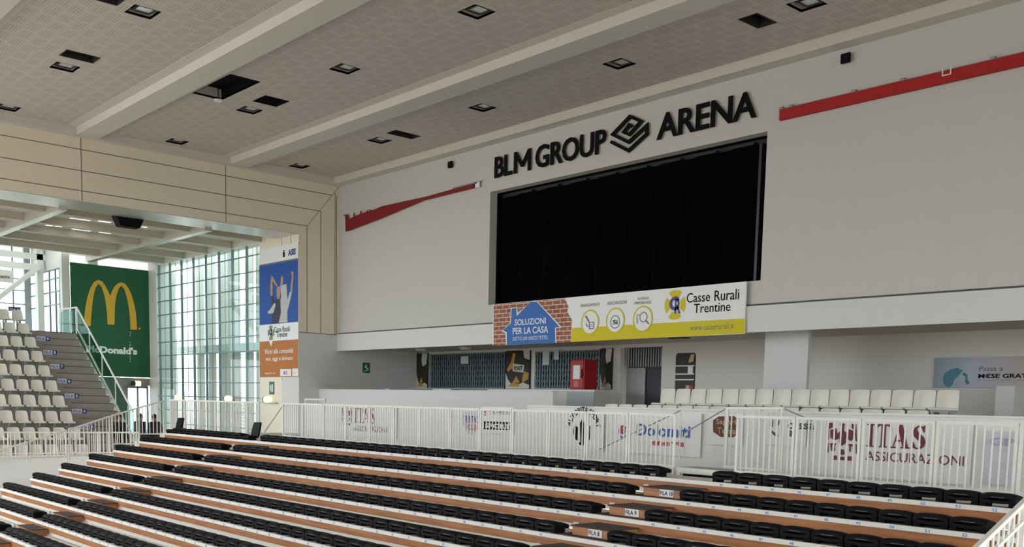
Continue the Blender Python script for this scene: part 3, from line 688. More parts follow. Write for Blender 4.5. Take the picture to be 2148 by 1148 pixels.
poster(5.92, 7.30, 1.86, 3.30, 'dark food poster between the two folding grilles', 'mid')
poster(11.0, 11.55, 1.86, 3.27, 'narrow dark food poster right of the red cabinet', 'end')
# bar counter
t_ = thing('bar_counter', 'long grey and white bar counter below the folding grilles', 'counter', (6, 2.4, 0.95))
MB().box(0.02, 12.3, 2.25, 3.6, 0.95, 1.74).build('front', M_SIDE, t_)
MB().box(0.02, 12.35, 2.2, 3.6, 1.74, 1.80).build('worktop', M_PAPER, t_)
MB().box(0.4, 3.4, 2.19, 2.2, 1.76, 1.785).box(4.6, 6.8, 2.19, 2.2, 1.76, 1.785).build('rail_slot', M_BLACK2, t_)
MB().box(11.0, 12.3, 2.235, 2.25, 0.95, 1.72).build('end_panel', M_GREYM, t_)
t_ = thing('red_cabinet', 'red cabinet with white paper on its door standing on the bar counter', 'cabinet', (11.1, 2.6, 1.8))
MB().box(10.78, 11.46, 2.6, 3.22, 1.80, 2.83).build('body', M_REDC, t_, bevel=0.03)
dd = MB().box(10.82, 11.42, 2.57, 2.6, 1.86, 2.78).build('door', M_REDC, t_, bevel=0.01)
MB().box(10.95, 11.28, 2.562, 2.57, 2.16, 2.63).build('paper', M_PAPER, dd)
MB().box(11.0, 11.22, 2.562, 2.57, 1.9, 2.10).build('sticker', mat('pink_sticker', (0.55, 0.2, 0.17), 0.6, noise=0.3, scale=12), dd)
MB().box(11.38, 11.40, 2.53, 2.57, 2.2, 2.5).build('handle', M_BLACK, dd)
for x, z, wd, hh, lab in ((8.24, 2.88, .36, .50, 'larger white paper sheet taped on the right grille'), (8.80, 3.0, .26, .36, 'smaller white paper sheet taped on the right grille'), (3.4, 2.9, .48, .30, 'pale paper notice taped on the wide left grille')):
    t_ = MB().box(x - wd / 2, x + wd / 2, 3.775, 3.785, z - hh / 2 + .1, z + hh / 2 + .1).build('paper_notice', mat('paper', (0.6, 0.62, 0.63), 0.8, noise=0.05), None); tag(t_, lab, 'paper', 'papers on the grilles')
# dark doorway
d2 = bpy.data.objects.new('door_2', None); COL.objects.link(d2); d2['kind'] = 'structure'; d2.location = (12.8, 3.9, 0.95)
MB().box(11.88, 12.72, 4.25, 4.30, 0.95, 2.6).build('door_leaf', M_GREYM, d2)
MB().box(11.88, 13.75, 4.32, 4.36, 0.95, 3.27).build('door_leaf', mat('dark_door', (0.03, 0.035, 0.045), 0.5, noise=0.05), d2)
gs = MB()
for i in range(16): gs.box(11.95 + i * .112, 11.99 + i * .112, 4.1, 4.12, 2.62, 3.25)
gs.build('grille', M_GREYM, d2)
# menu board
t_ = thing('menu_board', 'dark menu board with white bars and rounded corners on the concourse wall', 'sign', (14.8, 3.88, 1.9))
PM = Plane(1, 3.86, -1, t_)
S5 = lambda x, y: (1300 + x / 5.114, 680 + y / 5.114)
def rr(x0, x1, z0, z1, r, n=5):
    o = []
    for cx, cz, a in ((x1 - r, z1 - r, 0), (x0 + r, z1 - r, 90), (x0 + r, z0 + r, 180), (x1 - r, z0 + r, 270)):
        for i in range(n + 1): th = math.radians(a + 90 * i / n); o.append((cx + r * math.cos(th), cz + r * math.sin(th)))
    return o
MB().prism([(x, 3.86, z) for x, z in rr(14.38, 15.16, 1.78, 3.03, 0.09)], (0, 0.04, 0)).build('board', mat('menu_dark', (0.016, 0.014, 0.010), 0.5, noise=0.3, scale=9), t_)
for z in (2.62, 2.36, 2.18): MB().box(14.38, 15.16, 3.853, 3.859, z - .018, z + .018).build('white_bar', M_PAPER, t_)
MB().box(14.90, 15.10, 3.853, 3.859, 2.38, 2.6).build('white_bar', M_PAPER, t_)
MB().box(14.84, 14.98, 3.853, 3.859, 1.84, 2.0).build('picture', M_GOLDP, t_); MB().box(15.0, 15.14, 3.853, 3.859, 1.84, 2.0).build('picture', M_REDP, t_)
MB().face([(14.9, 3.857, 2.72), (15.1, 3.857, 2.75), (15.14, 3.857, 2.98), (15.0, 3.857, 2.99)]).build('picture', M_GOLDP, t_)
# advertising banner at the right
t_ = thing('advert_banner', 'pale blue and pink advert banner behind the white seats at right', 'banner', (25, 3.85, 1.97))
gm = bpy.data.materials.new('pastel_print'); gm.use_nodes = True; q = gm.node_tree; tc = q.nodes.new('ShaderNodeTexCoord'); sx2 = q.nodes.new('ShaderNodeSeparateXYZ'); ra = q.nodes.new('ShaderNodeValToRGB'); mr = q.nodes.new('ShaderNodeMapRange')
mr.inputs['From Min'].default_value = 23.1; mr.inputs['From Max'].default_value = 28.2
ra.color_ramp.elements[0].color = (0.24, 0.33, 0.38, 1); ra.color_ramp.elements[0].position = 0.0; ra.color_ramp.elements[1].color = (0.50, 0.40, 0.36, 1); ra.color_ramp.elements[1].position = 0.5
e_ = ra.color_ramp.elements.new(0.2); e_.color = (0.42, 0.46, 0.56, 1)
q.links.new(tc.outputs['Object'], sx2.inputs[0]); q.links.new(sx2.outputs['X'], mr.inputs['Value']); q.links.new(mr.outputs['Result'], ra.inputs['Fac']); q.links.new(ra.outputs['Color'], q.nodes['Principled BSDF'].inputs['Base Color'])
bo = MB().box(23.13, 28.2, 3.84, 3.89, 1.95, 2.72).build('board', gm, t_)
PA = Plane(1, 3.84, -1, bo)
S6 = lambda x, y: (1700 + x / 4.783, 660 + y / 4.783)
PA.poly('globe_print', [S6(*q) for q in ((1330, 640), (1345, 590), (1400, 555), (1470, 535), (1530, 560), (1500, 600), (1440, 660), (1430, 700), (1400, 728), (1360, 725), (1335, 690))], mat('globe_teal', (0.05, 0.20, 0.26), 0.5, noise=0.3, scale=4), 1)
PA.poly('globe_print', [S6(*q) for q in ((1520, 595), (1545, 580), (1575, 605), (1580, 660), (1600, 690), (1570, 705), (1550, 680), (1555, 630))], mat('globe_teal', (0.06, 0.2, 0.3), 0.5), 1)
PA.text('lettering', 'Passa a', S6(1690, 568), S6(1930, 566), S6(1690, 520), M_GREYINK, 1, bold=0.01, shear=0.1)
a = PA.at(*S6(1683, 640), 1); text_on('lettering', 'M\u20acSE GRATIS', a, LU, LV, 1.36, 0.115, M_INK, bo, bold=0.03)
a = PA.at(*S6(1683, 672), 1); text_on('lettering', 'e scopri tutti i vantaggi per te', a, LU, LV, 1.9, 0.05, M_GREYINK, bo)
a = onY(2090, 810, 3.0); b = onY(2125, 865, 3.0)
tag(MB().box(a.x, b.x, 3.0, 3.6, 0.95, a.z).build('plinth', M_WHITE), 'white plinth below the advert banner right of the white seats', 'plinth')
sd = MB().box(15.6, 16.2, 2.0, 2.3, 3.34, 3.379).build('soffit_light', mat('lamp_dark', (0.06, 0.06, 0.05), 0.5)); tag(sd, 'flat dark lamp under the soffit above the menu board', 'light')
a = onZ(1080, 731, 3.36)
for (x, y), lab in (((5.2, 2.4), 'round white ceiling lamp under the soffit by the middle food poster'), ((2.6, 2.2), 'round white ceiling lamp under the soffit above the left grille')):
    tag(MB().tube((x, y, 3.379), (x, y, 3.28), 0.25, 16, 0.2).build('ceiling_lamp', M_SIDE), lab, 'light', 'round soffit lamps')

# exit signs and emergency lamps
def exit_sign(P, c, wd, hh, label, run=True):
    p = P.at(*c); U, V = P.UV(); N = Vector((0, 0, 0)); N[P.ax] = P.sgn
    t_ = thing('exit_sign', label, 'sign', p, 'green exit signs'); P.p = t_
    q = [p - U * wd / 2 - V * hh / 2, p + U * wd / 2 - V * hh / 2, p + U * wd / 2 + V * hh / 2, p - U * wd / 2 + V * hh / 2]
    MB().prism(q, N * 0.02).build('board', M_EXIT, t_)
    R = lambda pts, n: MB().face([p + N * 0.024 + U * a * wd + V * b * hh for a, b in pts]).build(n, M_PAPER, t_)
    if run:
        R(((-.2, .18), (.02, .32), (.12, .2), (.0, .08), (.2, -.02), (.3, .06), (.28, -.1), (.06, -.16), (-.1, -.02), (-.28, .04)), 'running_figure'); R(((-.38, -.3), (.35, -.16), (.35, -.22), (-.38, -.38)), 'arrow')
    else:
        R(((.02, -.3), (.3, -.3), (.3, .3), (.02, .3)), 'door_symbol'); R(((-.32, -.2), (-.12, -.3), (-.1, .1), (-.2, .3), (-.34, .1)), 'running_figure')
exit_sign(Plane(0, 0.0, 1, None), (768, 772), 0.34, 0.42, 'green exit sign with running figure on the concourse side wall')
exit_sign(Plane(1, -1.766, -1, None), (570.5, 814.5), 0.40, 0.52, 'green exit sign under the tall poster on the pier', False)
def em_lamp(p, along, label):
    t_ = thing('emergency_lamp', label, 'light', p, 'small lit emergency lamps'); p = Vector(p)
    U = Vector((1, 0, 0)) if along == 'x' else Vector((0, 1, 0)); N = Vector((0, -1, 0)) if along == 'x' else Vector((1, 0, 0))
    q = [p - U * .55 + N * .02, p + U * .75 + N * .02, p + U * .75 + N * .16, p - U * .55 + N * .16]
    MB().prism(q, (0, 0, 0.03)).build('shelf', M_GREYM, t_)
    a = p + N * 0.12 + Vector((0, 0, .14)); MB().tube(a - U * 0.10, a + U * 0.17, 0.135, 12).build('lens', M_ORB, t_, smooth=False)
    MB().tube(a - U * 0.24, a - U * 0.10, 0.11, 12, 0.125).build('housing', M_LAMPB, t_)
em_lamp((-11.3, -1.8, 1.07), 'x', 'small lit emergency lamp on the glass wall, nearer the green banner')
em_lamp((-5.95, -1.8, 1.07), 'x', 'small lit emergency lamp on the glass wall, nearer the tall poster')
em_lamp((-2.4, -1.77, 1.07), 'x', 'small lit emergency lamp on the pier under the exit sign')
em_lamp((XB - 0.06, -2.5, 1.70), 'y', 'small lit emergency lamp above the glass door under the green banner')

# ================================================================ TALL POSTER ON THE PIER
t_ = thing('tall_poster', 'tall vertical poster with cheering people on blue, orange lower part, on the pier', 'poster', (-1.6, -1.77, 2.1))
PT = Plane(1, -1.79, -1, t_)
PT.p = MB().box(-3.23, -0.01, -1.79, -1.772, 2.115, 7.30).build('board', M_PAPER, t_)
G = lambda x, y: (535 + x / 3.59, 490 + y / 3.5875)
def rect(n, z0, z1, m, lay=1, x0=-3.22, x1=-0.02): return MB().box(x0, x1, -1.79 - .003 * lay, -1.79, z0, z1).build(n, m, t_)
zt = PT.at(*G(180, 222)).z; zm = PT.at(*G(180, 678)).z; zo = PT.at(*G(180, 806)).z
rect('photo_print', zm, zt, M_SKYB); rect('orange_print', 2.13, zo, M_ORNG)
MB().box(-3.22, -0.02, -1.794, -1.79, zt, zt + .06).build('trim_print', M_GREYINK, t_)
PT.poly('speech_notch', [G(108, 808), G(135, 806), G(122, 852)], M_PAPER, 3)
sh = mat('poster_shirt', (0.50, 0.50, 0.48), 0.6, noise=0.15, scale=8); dk = mat('poster_dark_cloth', (0.02, 0.025, 0.06), 0.6, noise=0.2); skp = mat('poster_skin', (0.42, 0.27, 0.19), 0.6, noise=0.1)
PT.polys('woman_print', [[G(*q) for q in s] for s in (((180, 672), (188, 560), (196, 470), (190, 400), (215, 385), (238, 380), (246, 500), (262, 440), (280, 440), (262, 520), (244, 590), (246, 668)),)], sh, 2)
for s in (((268, 440), (272, 380), (280, 320), (272, 285), (292, 290), (292, 340), (284, 400), (284, 440)), ((118, 470), (116, 400), (120, 345), (124, 320), (136, 325), (170, 390), (165, 402), (134, 360), (136, 420), (134, 470)), ((190, 400), (196, 350), (208, 320), (216, 330), (214, 380))): PT.polys('raised_arm_print', [[G(*q) for q in s]], skp, 3)
PT.polys('head_print', [[G(*q) for q in s] for s in (((166, 470), (164, 415), (176, 396), (190, 400), (196, 440), (188, 490), (174, 495)), ((197, 370), (196, 335), (206, 320), (216, 335), (214, 368), (206, 380)))], skp, 4)
PT.polys('man_print', [[G(*q) for q in s] for s in (((130, 675), (128, 600), (100, 612), (96, 585), (128, 560), (122, 470), (136, 468), (145, 520), (160, 490), (178, 500), (192, 520), (196, 600), (180, 674)),)], dk, 3)
PT.polys('shoe_print', [[G(*q) for q in s] for s in (((96, 590), (112, 578), (150, 520), (158, 540), (140, 600), (104, 606)),)], sh, 4)
PT.polys('logo_print', [[G(*q) for q in s] for s in (((211, 140), (225, 136), (225, 176), (211, 180)), ((212, 128), (224, 124), (224, 132), (212, 136)))], M_INK, 2)
PT.text('lettering', 'ASIS', G(248, 170), G(306, 160), G(248, 122), M_NAVY, 2, bold=0.04, shear=0.15)
PT.text('lettering', 'Casse Rurali', G(146, 745), G(262, 734), G(146, 704), M_INK, 2)
PT.text('lettering', 'Trentine', G(162, 782), G(244, 772), G(162, 742), M_INK, 2)
crest(PT, G(120, 748), 0.30, M_NAVY, mat('olive_print', (0.25, 0.23, 0.06), 0.5, noise=0))
PT.text('lettering', 'Vicini alla comunit\u00e0', G(72, 908), G(288, 892), G(72, 872), M_PAPER, 2, bold=0.01, shear=0.15)
PT.text('lettering', 'ieri, oggi e domani', G(82, 968), G(282, 948), G(82, 930), M_PAPER, 2, bold=0.01, shear=0.15)
PT.text('lettering', 'seguici su', G(74, 1064), G(154, 1060), G(74, 1044), M_PAPER, 2)
a, b = PT.at(*G(190, 1074)), PT.at(*G(272, 1020)); rect('panel_print', a.z, b.z, M_PAPER, 2, a.x, b.x)
a, b = PT.at(*G(281, 1074)), PT.at(*G(328, 1016)); rect('panel_print', a.z, b.z, M_PAPER, 2, a.x, -0.02)
PT.text('lettering', 'BCC', G(216, 1062), G(246, 1060), G(216, 1036), M_GREYINK, 3, bold=.03)
PT.text('lettering', 'ccb', G(290, 1054), G(306, 1052), G(290, 1044), M_GREYINK, 3)

# ================================================================ GREEN BANNER
t_ = thing('green_banner', 'large dark green banner with a yellow double arch on the far annex wall', 'banner', (XB, -3.6, 2.1))
PG = Plane(0, -14.87, 1, t_)
PG.p = MB().box(-14.9, -14.87, -5.49, -1.79, 2.15, 7.41).build('cloth', M_GREEN, t_)
Q = lambda x, y: (130 + x / 4.415, 540 + y / 4.415)
PG.poly('arch_print', [Q(*q) for q in ((205, 637), (203, 600), (210, 520), (222, 430), (240, 350), (265, 280), (295, 230), (335, 208), (375, 225), (405, 270), (430, 320), (447, 357), (465, 310), (490, 265), (520, 240), (550, 231), (585, 245), (615, 285), (645, 350), (668, 430), (683, 510), (692, 600), (694, 672), (634, 668), (630, 560), (618, 460), (600, 370), (580, 300), (550, 263), (525, 290), (505, 350), (492, 430), (487, 530), (486, 625), (422, 622), (418, 530), (408, 440), (392, 350), (370, 280), (338, 243), (312, 280), (295, 340), (282, 430), (272, 530), (265, 637))], M_ARCH, 1)
PG.text('lettering', "McDonald's", Q(225, 880), Q(697, 906), Q(225, 812), M_PAPER, 1, bold=0.05)
PG.disc('mark_print', Q(718, 660), 0.05, M_ARCH, 1)
PG.polys('eyelets', [[Q(628 + d, 690 + k * 16), Q(634 + d, 690 + k * 16), Q(634 + d, 698 + k * 16), Q(628 + d, 698 + k * 16)] for k in range(18) for d in (0,) if k not in (3, 4, 5, 9, 10, 11, 12)], M_PAPER, 1)

# ================================================================ WHITE STAND AT THE LEFT
RUN, RISE = 0.82, 0.567
YS0, YSE, YB = -24.0, -9.0, -7.3      # seats end / stairs between YSE and YB
st = MB()
for k in range(-3, 8):
    st.box(-9.6 if k < 7 else -9.0, -2.75 - RUN * k, YS0, YB - 0.02, max(-1.2, -0.215 + RISE * (k - 1) - 0.02) if k > -2 else -3.1, -0.215 + RISE * k)
struct('floor_stand', st, M_CONC)
ss = MB()
for k in range(-2, 8):
    x = -2.75 - RUN * k
    ss.box(x, x + 0.41, YSE + 0.1, YB - 0.03, -0.215 + RISE * (k - 1), -0.215 + RISE * (k - 0.5))
struct('trim_20', ss, M_CONC)
sn = MB()
for k in range(-2, 16):
    x = -2.75 - RUN * k / 2 + 0.41; z = -0.215 + RISE * (k / 2 - 0.5)
    if x < -9.2: continue
    sn.box(x - 0.06, x + 0.008, YSE + 0.12, YB - 0.05, z - 0.03, z + 0.006)
struct('trim_21', sn, mat('step_nosing_strip', (0.17, 0.15, 0.125), 0.9, noise=0.15))
fl = MB()
fl.prism([(-9.0, YB - 0.02, 3.76), (-0.3, YB - 0.02, -1.9), (-0.3, YB - 0.02, -2.2), (-9.0, YB - 0.02, 2.6)], (0, 0.12, 0))
struct('wall_stair', fl, M_STEEL)
# bucket seat
def bucket_parts(name):
    """ivory bucket seat facing +X; origin at front lip centre, on its riser bracket"""
    t_ = thing(name, 'ivory plastic bucket seat', 'seat', (0, 0, 0))
    def shell(u, v):
        y = (u - .5) * 0.42; yy = abs(u - .5) * 2
        return (-0.02 - v * 0.36, y * (1 - .06 * v), 0.02 - 0.035 * math.sin(math.pi * v) * (1 - yy ** 4) + 0.03 * (yy ** 4) * v)
    g = MB().grid(shell, 10, 8); g.grid(lambda u, v: tuple(a + b for a, b in zip(shell(1 - u, v), (0, 0, -0.025))), 10, 8)
    g.build('seat', M_SEATW, t_, smooth=True)
    MB().box(-0.025, 0.005, -0.21, 0.21, -0.035, 0.022).build('lip', M_SEATW, t_, bevel=0.01)
    def back(u, v):
        yy = abs(u - .5) * 2; wd = 0.42 - 0.06 * v ** 3
        top = 0.40 * v * (1 - 0.06 * (yy ** 6) * v)
        return (-0.36 - 0.09 * v + 0.035 * yy ** 2, (u - .5) * wd, 0.0 + top)
    g = MB().grid(back, 10, 10); g.grid(lambda u, v: tuple(a + b for a, b in zip(back(1 - u, v), (-0.022, 0, 0))), 10, 10)
    g.build('backrest', M_SEATW, t_, smooth=True)
    MB().box(-0.34, -0.06, -0.03, 0.03, -0.14, -0.03).box(-0.40, -0.34, -0.05, 0.05, -0.42, -0.03).build('bracket', M_GREYM, t_)
    return t_
proto = bucket_parts('stadium_seat'); first = True
PL = {0: 4, 1: 5, 2: 6, 3: 7, 4: 8, 5: 9}
def rowname(k):
    if k in PL: return 'row just below the FILA %d plate' % PL[k]
    return {-1: 'row below the FILA 3 plate', -2: 'lowest row but one of the left stand', -3: 'lowest row of the left stand', 6: 'row just above the FILA 9 plate', 7: 'topmost row of the left stand'}[k]
for k in range(-2, 8):
    x = -3.0 - RUN * k; z = 0.205 + RISE * k
    for i in range(1, 11):
        y = -9.17 - 0.215 - 0.5 * (i - 1)
        d = Vector((x, y, z)) - CC; px = CCX + CF * d.dot(r0) / d.dot(r2)
        if px < -22: continue
        if first: o = proto; o.location = (x, y, z); first = False
        else: o = copy_tree(proto, (x, y, z))
        tag(o, 'ivory bucket seat, %s from the stairs, %s' % (ORD[i], rowname(k)), 'seat', 'ivory seats of the left stand')
# row plates
for n in range(3, 10):
    x = -3.57 - RUN * (n - 4); k = n - 4; z = 0.61 + 0.5595 * k - 0.0
    t_ = thing('row_plate', 'white and blue plate reading FILA %d at the seat ends beside the stairs' % n, 'sign', (x, -8.85, z), 'row plates of the left stand')
    MB().box(x, x + 0.015, -9.10, -8.60, z - .085, z + .085).build('plate', mat('plate_white', (0.55, 0.57, 0.66), 0.5, noise=0), t_)
    MB().box(x, x + 0.018, -8.765, -8.60, z - .085, z + .085).build('number_field', M_NAVY, t_)
    text_on('lettering', 'FILA', (x + .019, -9.07, z - .05), (0, 1, 0), (0, 0, 1), 0.27, 0.10, M_NAVY, t_, bold=0.01)
    text_on('lettering', str(n), (x + .022, -8.72, z - .055), (0, 1, 0), (0, 0, 1), 0.07, 0.11, M_PAPER, t_, bold=0.02)
# seat numbers stencilled on the risers
nm = []
for k in range(-2, 7):
    x = -3.57 - RUN * k + 0.012; z = -0.215 + RISE * k + 0.56
    for i in range(1, 9):
        y = -9.17 - 0.5 * (i - 1) - 0.29
        if onX(0, 800, x).y - 0.4 > y: continue
        o = text_on('seat_number', str(77 - i), (x, y, z - 0.13), (0, 1, 0), (0, 0, 1), 0.16, 0.10, M_INK, None, bold=0.02)
        nm.append(o)
if nm:
    base = nm[0].data; bm = bmesh.new()
    for o in nm: bm.from_mesh(o.data)
    bm.to_mesh(base); bm.free()
    for o in nm[1:]: bpy.data.objects.remove(o)
    nm[0].name = 'seat_numbers'; nm[0].parent = bpy.data.objects['floor_stand']
# glass balustrade along the stairs
t_ = thing('glass_balustrade', 'sloping green glass balustrade beside the grey stairs of the left stand', 'railing', (-6, YB, 1))
zt_ = lambda x, h: 0.58 + (-3.98 - x) * 0.7203 + h
xa, xb_ = -8.75, -2.75
MB().prism([(xa, YB + .10, zt_(xa, 0.0)), (xb_, YB + .10, zt_(xb_, 0.0)), (xb_, YB + .10, zt_(xb_, .93)), (xa, YB + .10, zt_(xa, .80))], (0, 0.015, 0)).build('glass_pane', M_GGLASS, t_)
MB().tube((xa, YB + .1, zt_(xa, .82)), (xb_, YB + .1, zt_(xb_, .95)), 0.035).build('handrail', M_RAIL, t_)
MB().bar((xa, YB + .1, zt_(xa, -.03)), (xb_, YB + .1, zt_(xb_, -.03)), 0.06, 0.05).build('base_rail', M_STEEL, t_)
for x in (-8.72, -7.3, -5.9, -4.5, -3.2): MB().box(x - .025, x + .025, YB + .085, YB + .125, zt_(x, -.05), zt_(x, .86)).build('post', M_RAIL, t_)
t_ = thing('landing_balustrade', 'glass and steel guard at the stair top left of the green banner', 'railing', (-9.2, YB, 3.76))
a = Vector((-8.8, YB + .1, 3.9)); b = Vector((-11.0, YB + .1, 3.9))
MB().box(b.x, a.x, YB + .09, YB + .105, 3.85, 4.75).build('glass_pane', M_GGLASS, t_)
MB().tube((b.x, YB + .1, 4.86), (a.x, YB + .1, 4.84), 0.035).build('handrail', M_RAIL, t_)
for x in (-8.85, -9.6, -10.8): MB().box(x - .025, x + .025, YB + .08, YB + .12, 3.74, 4.82).build('post', M_RAIL, t_)

# ================================================================ RAILINGS
def railing(name, a, b, zt0, zt1, zb0_, zb1_, nb, label, group=None, posts=(True, True), zpost=None):
    """vertical bar railing from a to b (xy) with top/bottom heights at each end"""
    a = Vector((a[0], a[1], 0)); b = Vector((b[0], b[1], 0)); L = (b - a); zp = zpost if zpost is not None else (zb0_ - .15, zb1_ - .15)
    t_ = thing(name, label, 'railing', (a.x, a.y, min(zp)), group)
    A = lambda f: a + L * f
    MB().bar(A(0) + Vector((0, 0, zt0)), A(1) + Vector((0, 0, zt1)), 0.05, 0.045).build('top_rail', M_RAIL, t_)
    MB().bar(A(0) + Vector((0, 0, zb0_)), A(1) + Vector((0, 0, zb1_)), 0.04, 0.04).build('bottom_rail', M_RAIL, t_)
    n = nb
    for i in range(1, n + 1):
        f = i / (n + 1); p = A(f); z0 = zb0_ + (zb1_ - zb0_) * f; z1 = zt0 + (zt1 - zt0) * f
        MB().tube(p + Vector((0, 0, z0)), p + Vector((0, 0, z1)), 0.014, 6).build('baluster', M_RAIL, t_)
    for f, on, z in ((0.02, posts[0], zp[0]), (0.98, posts[1], zp[1])):
        if not on: continue
        p = A(f); z1 = zt0 + (zt1 - zt0) * f
        MB().box(p.x - .022, p.x + .022, p.y - .0175, p.y + .0175, z, z1 - .01).build('post', M_RAIL, t_)
    return t_
YF = -7.2
mid = [8.9, 10.05, 11.2, 12.36, 13.51, 14.6, 15.72, 16.95, 18.05, 19.16, 20.33, 21.45, 22.59, 23.77]
for i in range(len(mid) - 1):
    railing('railing', (mid[i] + .01, YF), (mid[i + 1] - .01, YF), 1.11, 1.11, 0.17, 0.17, 9, 'white bar railing panel behind the top seats, %s left of the platform step' % ORD[len(mid) - 1 - i], 'railing panels behind the top seats', zpost=(-.05, -.05))
rgt = [25.11, 26.31, 27.51, 28.71, 29.91, 31.11]
for i in range(len(rgt) - 1):
    railing('railing', (rgt[i] + .01, YF), (rgt[i + 1] - .01, YF), 1.12, 1.12, 0.17, 0.17, 9, 'white bar railing panel behind the top seats, %s right of the platform step' % ORD[i + 1], 'railing panels behind the top seats', zpost=(-.05, -.05))
lf = [0.75, 2.0, 3.2, 4.4, 5.6, 6.6, 7.45]
for i in range(len(lf) - 1):
    railing('railing', (lf[i] + .01, YF), (lf[i + 1] - .01, YF), 1.115, 1.115, 0.10, 0.10, 10 if i < 4 else 8, 'white bar railing panel before the glass wall, %s from its left end' % ORD[i + 1], 'railing panels before the glass wall', zpost=(-.05, -.05))
# stepped railing down the left edge of the tiers
xs_ = 2.2
seg = [((-8.0, 1.088), (-8.85, 0.835)), ((-8.9, 0.819), (-9.72, 0.565)), ((-9.76, 0.55), (-11.06, 0.105)), ((-11.1, 0.09), (-12.2, -0.255)), ((-12.24, -0.26), (-13.4, -0.63))]
bots = [(-0.02, -0.02), (-0.345, -0.345), (-0.70, -0.72), (-0.74, -0.76), (-0.76, -0.78)]
for i, ((a, b), (z0, z1)) in enumerate(zip(seg, bots)):
    railing('sloping_railing', (xs_, a[0]), (xs_, b[0]), a[1], b[1], z0, z1, max(5, int(abs(a[0] - b[0]) / 0.125)), 'sloping white bar railing at the left end of the tiers, %s from the top' % ORD[i + 1], 'sloping railings at the left end of the tiers')
# low railing and parapet along the front of the left stand
for i in range(4):
    y0_ = -8.0 - i * 1.4
    railing('front_railing', (0.0, y0_), (0.0, y0_ - 1.38), -0.05, -0.05, -0.745, -0.745, 8, 'low white bar railing before the ivory seats, %s from the stairs' % ORD[i + 1], 'low railings before the ivory seats')
struct('wall_parapet', MB().box(-0.04, 0.10, -17, -8.0, -3.1, -0.80), M_WHITE)
struct('wall_standside', MB().box(2.18, 2.36, -16.9, -7.26, -3.1, -2.9), M_WHITE)
mbs = MB()
# ramp pieces seen behind the railings
railing('ramp_railing', (24.45, -6.62), (25.66, -6.62), 1.26, 1.28, 0.2, 0.2, 9, 'white railing of the small ramp behind the platform step', 'ramp railings', zpost=(-.05, -.05))
railing('ramp_railing', (6.27, -5.0), (7.56, -5.0), 1.25, 1.26, 0.2, 0.2, 10, 'white raised railing piece behind the left end of the long railing', 'ramp railings', zpost=(-.05, -.05))
for (a, b, lab) in (((23.5, -6.62, 0.78), (24.43, -6.62, 1.25), 'thin sloping handrail left of the ramp railing'), ((25.68, -6.62, 1.27), (26.25, -6.62, 1.08), 'thin sloping handrail right of the ramp railing'), ((21.3, -6.7, 0.35), (23.45, -6.7, 1.2), 'long sloping handrail behind the railing left of the platform step'), ((6.6, -6.6, 0.2), (7.9, -6.6, 1.12), 'sloping handrail at the right end of the railing before the glass wall')):
    t_ = thing('sloping_handrail', lab, 'handrail', (a[0], a[1], -0.06), 'sloping handrails'); a = Vector(a); b = Vector(b)
    MB().tube(a, b, 0.012).build('rail', M_GREYM, t_)
    for p in (a, b): MB().tube((p.x, p.y, -0.06), tuple(p), 0.014).build('post', M_RAIL, t_)
# platform step in the gap
t_ = thing('platform_step', 'low white platform step with grey grating in the gap of the railing', 'platform', (24.4, -6.9, -0.06))
MB().box(23.86, 24.98, -7.22, -6.68, 0.13, 0.165).build('grating', M_GREYM, t_)
MB().box(23.86, 24.98, -7.25, -7.22, 0.07, 0.165).box(23.86, 23.93, -7.25, -7.2, -0.06, 0.07).box(24.91, 24.98, -7.25, -7.2, -0.06, 0.07).box(23.86, 24.98, -7.25, -7.22, -0.06, -0.03).build('frame', M_RAIL, t_)
MB().box(23.95, 24.9, -7.18, -7.15, -0.03, 0.05).build('dark_panel', M_BLACK2, t_)
# parapet wall with sponsor boards
YP = -6.0
struct('wall_walkway', MB().box(7.9, 18.3, YP, YP + 0.18, -0.06, 1.09).box(7.9, 18.3, YP - .03, YP + .21, 1.09, 1.115).box(18.3, XE, YP, YP + 0.18, -0.06, 1.20).box(18.3, XE, YP - .03, YP + .21, 1.20, 1.235), M_PARA)
def board(px0, px1, pt, pb, label, name='sponsor_board', m=None):
    a = onY(px0, pb, YP); b = onY(px1, pt, YP)
    t_ = thing(name, label, 'board', ((a.x + b.x) / 2, YP, a.z), 'sponsor boards on the parapet')
    bo = MB().box(a.x, b.x, YP - 0.05, YP - 0.035, a.z, b.z).build('board', m or M_PAPER, t_)
    return bo, Plane(1, YP - 0.05, -1, bo)
J = lambda x, y: (1000 + x / 3.58, 850 + y / 3.58)
H = lambda x, y: (1648 + x / 6.107, 840 + y / 6.107)
Sx = lambda s: int(s)
def serif_I(P, x0, x1, yt, yb, lay=2): return [[(x0, yt), (x1, yt), (x1, yt + 3), (x0, yt + 3)]]
